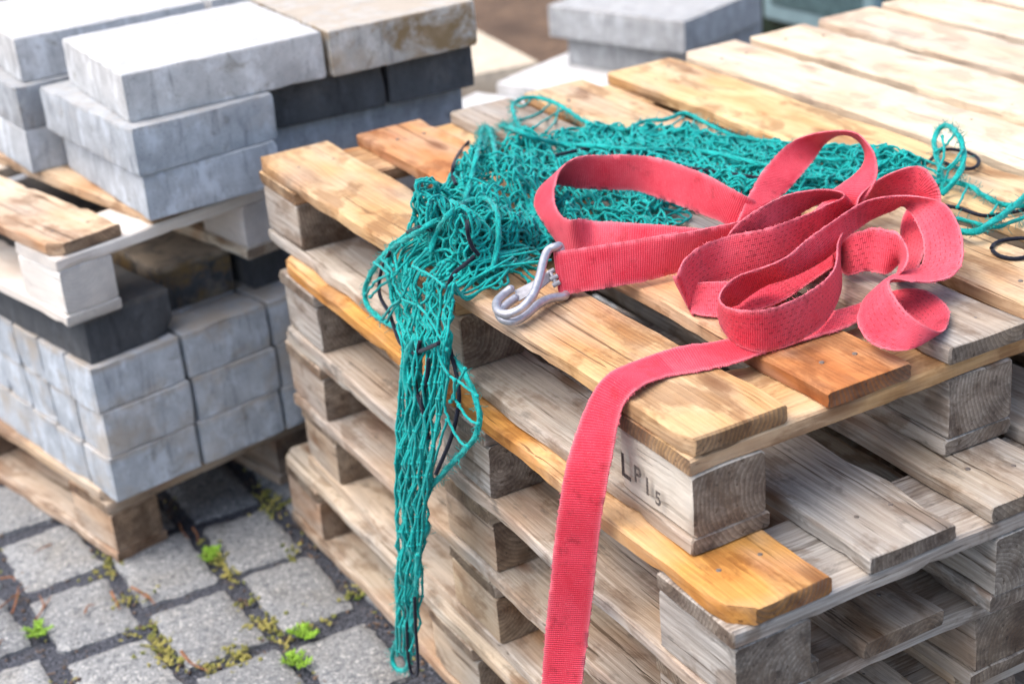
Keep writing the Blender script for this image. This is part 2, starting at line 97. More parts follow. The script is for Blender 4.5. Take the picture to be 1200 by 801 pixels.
# ------------------------------------------------------------------ materials
class NT:
    def __init__(s, name):
        s.m = bpy.data.materials.new(name); s.m.use_nodes = True
        s.t = s.m.node_tree; s.b = s.t.nodes['Principled BSDF']
    def n(s, typ, **kw):
        x = s.t.nodes.new('ShaderNode'+typ)
        for k,v in kw.items():
            if k.startswith('i_'):
                key = k[2:].replace('_',' ')
                x.inputs[int(key) if key.isdigit() else key].default_value = v
            else: setattr(x,k,v)
        return x
    def l(s, a, b): s.t.links.new(a, b)
    def mapping(s, vec, scale=(1,1,1), loc=None):
        m = s.n('Mapping'); m.inputs['Scale'].default_value = scale
        s.l(vec, m.inputs['Vector'])
        if loc is not None: s.l(loc, m.inputs['Location'])
        return m.outputs[0]
    def noise(s, vec, scale=5, detail=4, rough=.55, dist=0):
        x = s.n('TexNoise'); x.inputs['Scale'].default_value=scale; x.inputs['Detail'].default_value=detail
        x.inputs['Roughness'].default_value=rough; x.inputs['Distortion'].default_value=dist
        s.l(vec, x.inputs['Vector']); return x.outputs['Fac']
    def ramp(s, f, pts):
        r = s.n('ValToRGB'); e = r.color_ramp.elements
        while len(e) < len(pts): e.new(.5)
        for i,(p,c) in enumerate(pts):
            e[i].position = p; e[i].color = (c,c,c,1) if not isinstance(c,(tuple,list)) else (*c,1)
        s.l(f, r.inputs[0]); return r.outputs[0]
    def mix(s, f, a, b, mode='MIX'):
        x = s.n('Mix', data_type='RGBA', blend_type=mode)
        for sock, val in ((x.inputs[0],f),(x.inputs[6],a),(x.inputs[7],b)):
            if isinstance(val,(int,float)): sock.default_value = val
            elif isinstance(val,(tuple,list)): sock.default_value = (*val,1) if len(val)==3 else val
            else: s.l(val, sock)
        return x.outputs[2]
    def math(s, op, a, b=0.0, c=None, clamp=False):
        x = s.n('Math', operation=op, use_clamp=clamp)
        for i,v in enumerate((a,b) if c is None else (a,b,c)):
            if isinstance(v,(int,float)): x.inputs[i].default_value = v
            else: s.l(v, x.inputs[i])
        return x.outputs[0]
    def bump(s, h, strength=.3, dist=.002, prev=None):
        x = s.n('Bump'); x.inputs['Strength'].default_value=strength; x.inputs['Distance'].default_value=dist
        s.l(h, x.inputs['Height'])
        if prev: s.l(prev, x.inputs['Normal'])
        return x.outputs[0]

def mat_wood(name='pallet_wood', white=0, ends=True):
    N = NT(name)
    tc = N.n('TexCoord').outputs['Object']; oi = N.n('ObjectInfo')
    rv = N.n('CombineXYZ')
    N.l(N.math('MULTIPLY', oi.outputs['Random'], 7.3), rv.inputs[0]); N.l(N.math('MULTIPLY', oi.outputs['Random'], 31.7), rv.inputs[1]); N.l(N.math('MULTIPLY', oi.outputs['Random'], 13.1), rv.inputs[2])
    off = rv.outputs[0]
    add = N.n('VectorMath', operation='ADD'); N.l(tc, add.inputs[0]); N.l(off, add.inputs[1]); P = add.outputs[0]
    # solid growth rings round a pith that lies outside the board
    pith = N.n('CombineXYZ'); 
    py = N.math('MULTIPLY_ADD', N.math('FRACT', N.math('MULTIPLY', oi.outputs['Random'], 17.17)), .16, -.08)
    pz = N.math('MULTIPLY_ADD', N.math('FRACT', N.math('MULTIPLY', oi.outputs['Random'], 41.3)), .10, -.075)
    N.l(py, pith.inputs[1]); N.l(pz, pith.inputs[2])
    warp = N.n('TexNoise'); warp.inputs['Scale'].default_value=1.0; warp.inputs['Detail'].default_value=2
    N.l(N.mapping(P,(2.2,9,9)), warp.inputs['Vector'])
    wv = N.n('VectorMath', operation='MULTIPLY_ADD'); N.l(warp.outputs['Color'], wv.inputs[0]); wv.inputs[1].default_value=(0,.035,.035); N.l(tc, wv.inputs[2])
    sub = N.n('VectorMath', operation='ADD'); N.l(wv.outputs[0], sub.inputs[0]); N.l(pith.outputs[0], sub.inputs[1])
    wave = N.n('TexWave', wave_type='RINGS', rings_direction='X', wave_profile='SAW'); wave.inputs['Scale'].default_value=52
    wave.inputs['Distortion'].default_value=.9; wave.inputs['Detail'].default_value=2; wave.inputs['Detail Scale'].default_value=1.5
    N.l(sub.outputs[0], wave.inputs['Vector'])
    rings = N.ramp(wave.outputs['Fac'], [(0,.35),(.55,.75),(.88,1),(1,.2)])
    fine = N.noise(N.mapping(P,(6,230,230)), 1, 6, .65)
    mid = N.noise(N.mapping(P,(2.0,38,38)), 1, 5, .6, .6)
    big = N.noise(N.mapping(P,(4,10,10)), 1, 3, .5)
    blot = N.noise(N.mapping(P,(9,16,16)), 1, 6, .62, .4)
    col = oi.outputs['Color']; wth = oi.outputs['Alpha']
    sx = N.n('SeparateXYZ'); N.l(N.n('TexCoord').outputs['Normal'], sx.inputs[0])
    endf = N.ramp(N.math('ABSOLUTE', sx.outputs[0]), [(.6,0),(.8,1)])
    dark = N.mix(1, col, (.62,.50,.38), 'MULTIPLY')
    c = N.mix(N.math('MULTIPLY', N.math('SUBTRACT',1,rings), .72), col, dark)
    c = N.mix(N.ramp(mid,[(.35,0),(.7,.65)]), c, N.mix(1,col,(1.22,1.16,1.05),'MULTIPLY'))
    c = N.mix(N.ramp(fine,[(.40,.45),(.60,0)]), c, N.mix(1,c,(.62,.55,.50),'MULTIPLY'))
    # sun-bleached and warm resin patches, dirty sawn sides
    pat = N.noise(N.mapping(P,(3.2,7,7)), 1, 4, .55, .5)
    c = N.mix(N.ramp(pat,[(.50,0),(.66,.75)]), c, N.mix(.55, N.mix(1,c,(1.35,1.38,1.40),'MULTIPLY'), (.66,.57,.44)))
    c = N.mix(N.ramp(pat,[(.33,.8),(.47,0)]), c, N.mix(1,c,(.72,.46,.25),'MULTIPLY'))
    sidef = N.ramp(N.math('ABSOLUTE', sx.outputs[1]), [(.6,0),(.8,1)])
    c = N.mix(N.math('MULTIPLY', sidef, N.ramp(N.noise(N.mapping(P,(5,20,20)),1,5,.6),[(.38,.1),(.62,.75)])), c, N.mix(1,c,(.58,.44,.32),'MULTIPLY'))
    chk = N.ramp(N.noise(N.mapping(P,(3.0,120,120)),1,3,.5,.25), [(.655,0),(.685,1)])
    saw = N.ramp(N.noise(N.mapping(P,(170,9,9)),1,3,.6), [(.35,0),(.65,1)])
    c = N.mix(N.math('MULTIPLY', saw, .16), c, N.mix(1,c,(.66,.60,.54),'MULTIPLY'))
    # weathering to silver grey in patches
    gv = N.mix(N.ramp(fine,[(.35,0),(.65,1)]), (.23,.22,.205), (.53,.51,.48))
    gv = N.mix(N.math('MULTIPLY', N.math('SUBTRACT',1,rings), .35), gv, (.17,.155,.14))
    wf = N.math('MULTIPLY_ADD', N.math('SUBTRACT', big, .5), 1.7, wth, clamp=True)
    c = N.mix(wf, c, gv)
    c = N.mix(N.math('MULTIPLY',chk,.8), c, N.mix(1,c,(.30,.25,.21),'MULTIPLY'))
    # damp dirt blotches and mould
    st = N.ramp(blot, [(.52,0),(.60,.72)])
    c = N.mix(st, c, N.mix(1, c, (.52,.43,.36), 'MULTIPLY'))
    mould = N.ramp(N.noise(N.mapping(P,(14,30,30)),1,5,.65), [(.58,0),(.68,.8)])
    c = N.mix(N.math('MULTIPLY',mould,N.math('MULTIPLY_ADD',wth,.8,.2)), c, (.075,.068,.06))
    # knots
    vo = N.n('TexVoronoi', feature='F1'); vo.inputs['Scale'].default_value=1; N.l(N.mapping(P,(4.5,13,13)), vo.inputs['Vector'])
    kn = N.ramp(vo.outputs['Distance'], [(.05,1),(.13,.55),(.19,0)])
    c = N.mix(N.math('MULTIPLY',kn,.85), c, N.mix(.5, N.mix(1, col, (.42,.24,.13), 'MULTIPLY'), (.10,.06,.035)))
    # end grain holds dirt
    ec = N.mix(N.math('MULTIPLY', N.math('SUBTRACT',1,rings), .9), N.mix(1,c,(.72,.66,.6),'MULTIPLY'), (.14,.11,.085))
    endd = N.ramp(N.noise(N.mapping(P,(30,26,40)),1,4,.6), [(.40,0),(.62,.75)])
    ec = N.mix(endd, ec, N.mix(1,ec,(.40,.35,.34),'MULTIPLY'))
    c = N.mix(endf, c, ec)
    if white: c = N.mix(white if ends else N.math('MULTIPLY', N.math('SUBTRACT', 1, endf), white), c, (.80,.785,.76) if white>.4 else (.80,.74,.64))
    N.l(c, N.b.inputs['Base Color'])
    N.l(N.math('MULTIPLY_ADD', fine, .25, .55), N.b.inputs['Roughness'])
    N.b.inputs['Specular IOR Level'].default_value = .32
    h = N.math('ADD', N.math('MULTIPLY_ADD', chk, -1.6, N.math('MULTIPLY', rings, .5)), N.math('ADD', fine, N.math('MULTIPLY', mid, .6)))
    N.l(N.bump(h, .55, .0016), N.b.inputs['Normal'])
    return N.m

def mat_concrete():
    N = NT('cast_concrete')
    tc = N.n('TexCoord').outputs['Object']; oi = N.n('ObjectInfo')
    rv = N.n('CombineXYZ')
    for i,f in enumerate((11.3,27.7,5.9)): N.l(N.math('MULTIPLY', oi.outputs['Random'], f), rv.inputs[i])
    add = N.n('VectorMath', operation='ADD'); N.l(tc, add.inputs[0]); N.l(rv.outputs[0], add.inputs[1]); P = add.outputs[0]
    sx = N.n('SeparateXYZ'); N.l(N.n('TexCoord').outputs['Normal'], sx.inputs[0])
    top = N.ramp(N.math('ABSOLUTE', sx.outputs[2]), [(.5,0),(.8,1)])
    col = oi.outputs['Color']
    speck = N.noise(P, 420, 3, .7); mott = N.noise(P, 28, 5, .6); large = N.noise(P, 7, 4, .55)
    streak = N.noise(N.mapping(P,(60,60,7)), 1, 6, .68, .6)
    c = N.mix(N.ramp(mott,[(.3,0),(.7,1)]), N.mix(1,col,(.80,.80,.80),'MULTIPLY'), N.mix(1,col,(1.14,1.13,1.12),'MULTIPLY'))
    c = N.mix(N.ramp(speck,[(.36,.5),(.48,0)]), c, N.mix(1,c,(.6,.6,.6),'MULTIPLY'))
    side = N.mix(N.ramp(streak,[(.54,0),(.68,.66)]), c, N.mix(1,c,(.45,.46,.48),'MULTIPLY'))
    side = N.mix(N.ramp(N.noise(N.mapping(P,(26,26,14)),1,5,.65),[(.52,0),(.64,.6)]), side, N.mix(1,col,(1.45,1.46,1.48),'MULTIPLY'))
    vp = N.n('TexVoronoi', feature='F1'); vp.inputs['Scale'].default_value=150; N.l(P, vp.inputs['Vector'])
    pore = N.math('MULTIPLY', N.ramp(vp.outputs['Distance'],[(.10,1),(.22,0)]), N.ramp(N.noise(P,60,3,.6),[(.48,0),(.56,.8)]))
    side = N.mix(pore, side, N.mix(1,side,(.35,.35,.36),'MULTIPLY'))
    ys = N.math('MULTIPLY', N.ramp(N.noise(P,13,6,.7,.4),[(.47,0),(.60,.9)]), N.math('GREATER_THAN', oi.outputs['Alpha'], .8))
    side = N.mix(ys, side, (.20,.135,.06))
    blot = N.ramp(N.noise(P,22,6,.65,.5),[(.60,0),(.70,.7)])
    side = N.mix(blot, side, N.mix(1,side,(.55,.52,.46),'MULTIPLY'))
    c = N.mix(top, side, c)
    # sandy dust on faces and upper rims, amount from the object's alpha
    dn = N.noise(P, 11, 5, .6)
    d = N.math('MULTIPLY_ADD', N.math('SUBTRACT', dn, .58), 5.0, N.math('MULTIPLY_ADD', top, .45, N.math('MULTIPLY', N.math('MINIMUM', oi.outputs['Alpha'], .7), .75)), clamp=True)
    d = N.math('MULTIPLY', d, N.math('MINIMUM', oi.outputs['Alpha'], .7))
    so = N.n('SeparateXYZ'); N.l(tc, so.inputs[0])
    rim = N.math('MULTIPLY', N.ramp(so.outputs[2], [(.071,0),(.078,1)]), N.ramp(N.noise(P,35,4,.6),[(.35,.15),(.6,.8)]))
    d = N.math('MAXIMUM', d, N.math('MULTIPLY', rim, N.math('MULTIPLY_ADD', oi.outputs['Alpha'], .9, .12), clamp=True))
    c = N.mix(d, c, (.40,.33,.25))
    N.l(c, N.b.inputs['Base Color']); N.b.inputs['Roughness'].default_value=.85; N.b.inputs['Specular IOR Level'].default_value=.25
    h = N.math('ADD', N.math('MULTIPLY', speck,.6), N.math('ADD', mott, N.math('MULTIPLY', streak, .5)))
    N.l(N.bump(h,.5,.0016), N.b.inputs['Normal'])
    return N.m

def mat_webbing(name, stitched, ca=(.55,.016,.042), cb=(.73,.090,.130)):
    N = NT(name)
    uv = N.n('UVMap').outputs[0]
    s = N.n('SeparateXYZ'); N.l(uv, s.inputs[0]); u, v = s.outputs[0], s.outputs[1]
    P = N.n('TexCoord').outputs['Object']
    wob = N.math('MULTIPLY_ADD', N.noise(P,60,2,.5), .0016, u)
    rib = N.math('MULTIPLY_ADD', N.math('SINE', N.math('MULTIPLY', wob, 2*math.pi/(.0026 if stitched else .0030))), .5, .5)
    thr = N.math('MULTIPLY_ADD', N.math('SINE', N.math('MULTIPLY', v, 2*math.pi/.0027)), .5, .5)
    fade = N.noise(P, 9, 6, .66); grime = N.noise(P, 38, 6, .65); fz = N.noise(P, 900, 2, .6)
    c = N.mix(N.ramp(fade,[(.35,0),(.68,1)]), ca, cb)
    c = N.mix(N.math('MULTIPLY', N.math('POWER', rib, 2.0), .38 if not stitched else .25), c, N.mix(.35, c, (.80,.22,.27)))
    c = N.mix(N.ramp(rib,[(0,.5),(.3,0)]), c, N.mix(1,c,(.70,.62,.62),'MULTIPLY'))
    edge = N.ramp(N.math('ABSOLUTE', N.math('SUBTRACT', v, .027)), [(.0225,0),(.0265,1)])
    c = N.mix(N.math('MULTIPLY',edge,.6), c, (.80,.24,.29))
    c = N.mix(N.ramp(grime,[(.56,0),(.68,.6)]), c, N.mix(1,c,(.48,.40,.40),'MULTIPLY'))
    c = N.mix(N.ramp(fz,[(.62,0),(.74,.4)]), c, (.85,.45,.45))
    h = N.math('ADD', rib, N.math('MULTIPLY', thr, .35))
    if stitched:
        br = N.n('TexBrick'); br.offset=.5; br.inputs['Scale'].default_value=1
        br.inputs['Brick Width'].default_value=.0105; br.inputs['Row Height'].default_value=.0068; br.inputs['Mortar Size'].default_value=0
        row = N.math('FLOOR', N.math('DIVIDE', v, .0068))
        ush = N.math('MULTIPLY_ADD', N.math('MODULO', row, 2.0), .005, u)
        fu = N.math('FRACT', N.math('DIVIDE', ush, .0100)); fv = N.math('FRACT', N.math('DIVIDE', v, .0068))
        dash = N.math('MULTIPLY', N.math('LESS_THAN', fu, .46), N.math('LESS_THAN', N.math('ABSOLUTE', N.math('SUBTRACT', fv, .5)), .085))
        dash = N.math('MULTIPLY', dash, N.ramp(N.noise(P,45,3,.6),[(.36,0),(.5,1)]))
        c = N.mix(N.math('MULTIPLY',dash,.75), c, (.16,.012,.02))
        h = N.math('SUBTRACT', h, N.math('MULTIPLY', dash, 1.2))
    N.l(c, N.b.inputs['Base Color']); N.b.inputs['Roughness'].default_value=.82; N.b.inputs['Specular IOR Level'].default_value=.2
    N.b.inputs['Sheen Weight'].default_value=.18; N.b.inputs['Sheen Roughness'].default_value=.4; N.b.inputs['Sheen Tint'].default_value=(1,.6,.7,1)
    N.l(N.bump(h,.55,.0010), N.b.inputs['Normal'])
    return N.m

def mat_twine(name, a, b, scale=300, sheen=.35, rough=.75):
    N = NT(name); P = N.n('TexCoord').outputs['Object']
    f = N.noise(P, scale, 3, .6); g = N.noise(P, 16, 4, .6)
    c = N.mix(N.ramp(g,[(.3,0),(.7,1)]), a, b)
    c = N.mix(N.ramp(f,[(.38,.55),(.55,0)]), c, N.mix(1,c,(.45,.5,.5),'MULTIPLY'))
    c = N.mix(N.ramp(f,[(.60,0),(.75,.35)]), c, tuple(min(1,x*1.5+.06) for x in b))
    N.l(c, N.b.inputs['Base Color']); N.b.inputs['Roughness'].default_value=rough; N.b.inputs['Specular IOR Level'].default_value=.15
    N.b.inputs['Sheen Weight'].default_value=sheen*.6; N.b.inputs['Sheen Roughness'].default_value=.4
    N.l(N.bump(f,.6,.0012), N.b.inputs['Normal'])
    return N.m

def mat_simple(name, col, rough=.7, spec=.3, metal=0, nscale=40, var=.25, bump=.2, col2=None):
    N = NT(name); P = N.n('TexCoord').outputs['Object']
    f = N.noise(P, nscale, 5, .6)
    c = N.mix(N.ramp(f,[(.3,0),(.7,1)]), tuple(x*(1-var) for x in col), col2 or tuple(min(1,x*(1+var)) for x in col))
    N.l(c, N.b.inputs['Base Color']); N.b.inputs['Roughness'].default_value=rough; N.b.inputs['Specular IOR Level'].default_value=spec
    N.b.inputs['Metallic'].default_value=metal
    if bump: N.l(N.bump(f,bump,.001), N.b.inputs['Normal'])
    return N.m

def mat_granite():
    N = NT('granite_sett'); P = N.n('TexCoord').outputs['Object']
    at = N.n('Attribute', attribute_name='tone')
    s1 = N.noise(P,330,3,.75); s2 = N.noise(P,150,4,.7); big=N.noise(P,9,4,.6)
    c = N.mix(at.outputs['Fac'], (.22,.23,.24), (.34,.35,.355))
    c = N.mix(N.ramp(s1,[(.40,.95),(.48,0)]), c, (.04,.045,.055))
    c = N.mix(N.ramp(s2,[(.54,0),(.64,.75)]), c, (.60,.595,.575))
    c = N.mix(N.ramp(N.noise(P,70,4,.7),[(.54,0),(.61,.7)]), c, (.085,.095,.11))
    c = N.mix(N.ramp(big,[(.5,0),(.72,.45)]), c, N.mix(1,c,(.78,.70,.58),'MULTIPLY'))
    N.l(c, N.b.inputs['Base Color']); N.b.inputs['Roughness'].default_value=.75; N.b.inputs['Specular IOR Level'].default_value=.35
    N.l(N.bump(N.math('ADD',s2,N.math('MULTIPLY',s1,.5)),.7,.003), N.b.inputs['Normal'])
    return N.m

def mat_ground():
    N = NT('dark_grit_soil'); P = N.n('TexCoord').outputs['Object']
    g = N.noise(P,190,2,.8); m = N.noise(P,30,5,.6); b = N.noise(P,4,4,.6)
    c = N.mix(N.ramp(g,[(.42,0),(.64,1)]), (.006,.008,.014), (.13,.14,.175))
    c = N.mix(N.ramp(m,[(.58,0),(.70,.55)]), c, (.075,.052,.03))
    sx = N.n('SeparateXYZ'); N.l(P, sx.inputs[0])
    far = N.ramp(N.math('ADD', N.math('MULTIPLY', sx.outputs[1], .22), N.math('MULTIPLY',b,.25)), [(.66,0),(.76,1)])
    earth = N.mix(N.ramp(b,[(.3,0),(.7,1)]), (.07,.038,.02), (.22,.135,.08))
    earth = N.mix(N.ramp(m,[(.4,.6),(.6,0)]), earth, (.07,.045,.03))
    c = N.mix(far, c, earth)
    N.l(c, N.b.inputs['Base Color']); N.b.inputs['Roughness'].default_value=.9
    N.l(N.bump(N.math('ADD',g,m),.9,.006), N.b.inputs['Normal'])
    return N.m

M_WOOD = mat_wood(); M_WHITE = mat_wood('whitewashed_wood', .56); M_PALE = mat_wood('bleached_wood', .24); M_CON = mat_concrete()
M_W1 = mat_webbing('red_webbing_ribbed', False); M_W2 = mat_webbing('red_webbing_stitched', True); M_W3 = mat_webbing('red_webbing_tail_shade', False, (.56,.012,.036), (.68,.045,.085))  # last one: the hanging tail's weaker sky sheen, painted in as deeper red
M_NET = mat_twine('teal_twine', (.002,.275,.262), (.008,.41,.385))
M_ROPE = mat_twine('teal_rope', (.003,.27,.255), (.012,.43,.40), 420)
M_CORD = mat_twine('black_cord', (.006,.008,.018), (.014,.017,.032), 600, .25, .6)
M_ZINC = mat_simple('galvanised_steel', (.46,.46,.50), .46, .5, .75, 120, .22, .35)
M_PLATE = mat_simple('sheet_steel', (.30,.30,.33), .55, .4, .3, 120, .25, .2)
M_NAIL = mat_simple('nail_steel', (.15,.11,.09), .6, .4, .4, 300, .5, .1, (.34,.30,.27))
M_INK = mat_simple('faded_stamp_ink', (.05,.04,.037), .9, .1, 0, 330, .5, 0, (.19,.165,.15))
M_GRAN = mat_granite(); M_GRND = mat_ground()
M_MOSS = mat_simple('sedum_leaf', (.13,.22,.03), .6, .3, 0, 24, .4, 0, (.52,.44,.14))
M_WEED = mat_simple('weed_leaf', (.20,.36,.03), .55, .35, 0, 40, .35, 0)
M_TWIG = mat_simple('dry_needle', (.24,.085,.04), .8, .2, 0, 60, .4, 0, (.34,.17,.09))
M_LITTER = mat_simple('bark_litter', (.045,.045,.055), .9, .2, 0, 45, .6, 0, (.26,.18,.13))
M_BIN = mat_simple('dark_green_plastic', (.014,.028,.018), .5, .4, 0, 30, .3, .1)
M_PANEL = mat_simple('blue_grey_panel', (.20,.30,.33), .45, .4, 0, 20, .12, .05)
M_PANELIN = mat_simple('panel_print', (.07,.12,.13), .5, .3, 0, 60, .4, 0)

# ------------------------------------------------------------------ boards and pallets
def board_mesh(L, W, T, rng, r=.003, wob=.0016, chip=1.1, chamfer=None, seg=.022):
    """rectangular timber, length along local X, centred; edges worn and chipped"""
    n = max(4, int(L/seg)); xs = np.linspace(-L/2, L/2, n+1)
    xs = np.r_[xs[0], xs[0]+.002, xs[1:-1], xs[-1]-.002, xs[-1]]
    m = len(xs); y, z = W/2, T/2
    base = np.array([(-y+r,-z),(-y*.3,-z),(y*.3,-z),(y-r,-z),(y,-z+r),(y,0),(y,z-r),(y-r,z),(y*.3,z),(-y*.3,z),(-y+r,z),(-y,z-r),(-y,0),(-y,-z+r)])
    k = len(base)
    def walk(a):
        c = max(2,m//3); g = rng.normal(size=c+1); return np.interp(np.linspace(0,c,m), np.arange(c+1), g)*a
    V = np.zeros((m,k,3)); V[:,:,0] = xs[:,None]; V[:,:,1:] = base[None]
    wl, wr, zt = walk(wob), walk(wob), walk(wob*.45)
    V[:,:,1] += np.where(base[:,0]>0, wr[:,None], wl[:,None])
    V[:,:,2] += np.where(base[:,1]>0, zt[:,None], 0)
    V[:,:,1:] += rng.normal(size=(m,k,2))*.00025
    edges = [(0,13),(3,4),(6,7),(10,11)]
    for _ in range(rng.poisson(chip*max(1,L*9))):
        e = edges[rng.integers(4)]; i = rng.integers(1,m-1); d = rng.uniform(.001,.0048); w = 0
        for q in range(max(0,i-w), min(m,i+w+1)):
            for j in e:
                V[q,j,1] -= np.sign(base[j,0])*d*rng.uniform(.4,1); V[q,j,2] -= np.sign(base[j,1])*d*rng.uniform(.3,.7)
    for i,f in ((0,1),(m-1,1)):
        V[i,:,1:] *= 1-.0035/np.array([W,T])*.9
        V[i,:,0] += rng.normal(size=k)*.0007
    if chamfer:
        for (sx,sy,c) in chamfer:      # cut a plan corner
            d = V[:,:,0]*sx; t = V[:,:,1]*sy
            over = (d-L/2)+(t-W/2)+c
            cut = over > 0
            V[:,:,1] -= np.where(cut, over, 0)*sy
    F = []
    for i in range(m-1):
        for j in range(k): F.append((i*k+j, i*k+(j+1)%k, (i+1)*k+(j+1)%k, (i+1)*k+j))
    F.append(tuple(range(k-1,-1,-1))); F.append(tuple(range((m-1)*k, m*k)))
    F = [tuple(reversed(f)) for f in F]
    return V.reshape(-1,3), F

TOP2=[(0,.134),(.164,.296),(.330,.464),(.494,.630),(.660,.80)]
PAL = dict(top=[(0,.127),(.18,.30),(.353,.473),(.505,.628),(.677,.818)], bot=[(0,.103),(.356,.459),(.697,.80)])
TAN=(.50,.33,.175); PALE=(.60,.46,.30); ORG=(.56,.27,.075); PINK=(.55,.29,.16); GRY=(.42,.36,.29); BRN=(.36,.24,.14)
nail_me = None
def nail(parent, x, y, z):
    global nail_me
    if nail_me is None:
        V=[(0,0,.0012)]+[(.0030*math.cos(a),.0030*math.sin(a),.0006) for a in np.arange(8)*math.pi/4]+[(.0034*math.cos(a),.0034*math.sin(a),-.001) for a in np.arange(8)*math.pi/4]
        F=[(0,1+i,1+(i+1)%8) for i in range(8)]+[(1+i,9+i,9+(i+1)%8,1+(i+1)%8) for i in range(8)]
        o = mesh_obj('nail',V,F,M_NAIL); nail_me = o.data; bpy.data.objects.remove(o)
    o = bpy.data.objects.new('nail', nail_me); COL.objects.link(o); o.parent = parent; o.location=(x,y,z); return o

def pallet(loc, rz, seed, label, L=1.22, tones=None, wt=.3, sw=.35, group=None, nails=True, bw=.45, over=None, cham=.02, stone=TAN, tops=None):
    rng = np.random.default_rng(seed); rd = random.Random(seed)
    root = empty('pallet', loc, rz); tag(root, label, 'pallet', group)
    tones = tones or [TAN]*5; over = over or {}
    def jit(c, w, s=.07):
        f = 1+rd.uniform(-s,s); return (c[0]*f, c[1]*f*(1+rd.uniform(-.03,.03)), c[2]*f, max(0,min(1,w+rd.uniform(-.1,.1))))
    ys = [(0,.145),(L/2-.085,L/2+.06),(L-.145,L)]
    HP = math.pi/2
    for i,(a,b) in enumerate(tops or PAL['top']):
        t = tones[i]; w = wt
        if len(t)==4: w = t[3]; t = t[:3]
        ch = None
        if i==0: ch=[(1,1,cham),(-1,1,cham)]
        if i==4: ch=[(1,-1,cham),(-1,-1,cham)]
        dy = rd.uniform(-.004,.004)
        if i in (1,2,3): dy += rd.uniform(-.006,.006)
        V,F = board_mesh(L, b-a, .022, rng, chamfer=ch)
        o = mesh_obj('top_board', V, F, M_WOOD, root, ((a+b)/2, L/2+dy, -.011), (0,0,HP), color=jit(t,w))
        if nails:
            for (y0,y1) in ys:
                for q in (.3,.7):
                    nail(o, (y0+y1)/2-L/2+rd.uniform(-.03,.03), (q-.5)*(b-a)+rd.uniform(-.008,.008), .011)
    for i,(y0,y1) in enumerate(ys):
        V,F = board_mesh(.80, .143, .022, rng)
        t = over.get('stringer', stone)
        mesh_obj('stringer_board', V, F, M_WOOD, root, (.40,(y0+y1)/2,-.0332), color=jit(t, over.get('sw',sw)))
    for (a,b) in PAL['bot']:
        for i,(y0,y1) in enumerate(ys):
            V,F = board_mesh(.145-.004, b-a-.006, .0775, rng, r=.004, wob=.0012, chip=.7, seg=.02)
            o = mesh_obj('block', V, F, M_WOOD, root, ((a+b)/2+rd.uniform(-.002,.002), (y0+y1)/2, -.0833), (0,0,HP), color=jit(over.get('block',stone), over.get('bw',bw)))
            if a==0 and i==0: root['near_block'] = o.name
    for (a,b) in PAL['bot']:
        V,F = board_mesh(L-.006, b-a, .0215, rng)
        mesh_obj('bottom_board', V, F, M_WOOD, root, ((a+b)/2, L/2, -.1331), (0,0,HP), color=jit(stone, bw))
    return root

def off(x, y, z): return (x, y, z+GZ)

# near stack (five pallets); its near left corner is the origin of the plan
G1='wooden pallets in the near stack'
p1 = pallet(off(0,0,0), 0, 101, 'top pallet of the near stack, tan boards carrying the net and red strap', tones=[(.63,.40,.20,.05),(.60,.31,.14,.0),(.34,.25,.17,.50),(.64,.45,.27,.1),(.66,.47,.26,.08)], over=dict(stringer=(.57,.38,.19),sw=.12,block=(.52,.46,.40),bw=.6), bw=.6, group=G1, cham=.008, stone=(.54,.49,.43))
pallet(off(-.030,-.110,-.1442), R_(-.5), 102, 'second pallet of the near stack, its orange edge board sticking out below the top one', tones=[(.60,.32,.085,.0),(.38,.31,.24,.72),(.44,.35,.26,.6),(.4,.33,.26,.6),(.4,.3,.2,.5)], L=1.25, over=dict(stringer=(.42,.37,.31),sw=.75,block=(.42,.38,.33),bw=.75), bw=.75, group=G1, cham=.028)
pallet(off(-.006,-.066,-.2884), R_(.3), 103, 'third pallet from the top of the near stack, brown board ends over a pale stringer', tones=[(.58,.49,.38,.5),(.38,.27,.17,.4),(.36,.26,.17,.4),(.4,.33,.26,.6),(.4,.3,.2,.5)], L=1.25, over=dict(stringer=(.50,.41,.31),sw=.45,block=(.44,.34,.24),bw=.4), bw=.6, group=G1)
pallet(off(.004,-.03,-.4326), R_(-.3), 104, 'fourth pallet from the top of the near stack, pale greyish edge boards', tones=[(.66,.55,.43,.4)]*5, L=1.25, over=dict(stringer=(.50,.42,.33),sw=.4,block=(.62,.51,.39),bw=.35), bw=.45, stone=(.64,.53,.41), group=G1)
pallet(off(-.004,.03,-.5768), R_(.2), 105, 'bottom pallet of the near stack, standing on the stone setts', tones=[(.70,.60,.49,.35)]*5, L=1.27, over=dict(stringer=(.5,.42,.33),sw=.35,block=(.66,.55,.44),bw=.3), bw=.35, stone=(.66,.55,.44), group=G1)
# second stack beside it
G2='wooden pallets in the right hand stack'
pl=(.68,.56,.40)
for i,(dx,dy) in enumerate(((.846,.004),(.85,.02),(.848,-.02),(.852,0.),(.846,.01))):
    lab = ['top pallet of the right hand stack, clean pale boards','second pallet down in the stack of pale boards at the right edge','middle pallet in the stack of pale boards at the right edge','fourth pallet down in the stack of pale boards at the right edge','lowest pallet in the stack of pale boards at the right edge'][i]
    pallet(off(dx,dy,-.1442*i), R_([.3,-.2,.2,0,.1][i]), 200+i, lab, tones=[(*pl,.10),(*pl,.05),(.60,.44,.27,.08),(*pl,.25),(*pl,.1)] if i==0 else [(.45,.36,.27,.55)]*5, L=1.23, group=G2, tops=TOP2, nails=(i==0), over=dict(stringer=(.56,.42,.27),sw=.2,block=(.45,.38,.3),bw=.5))

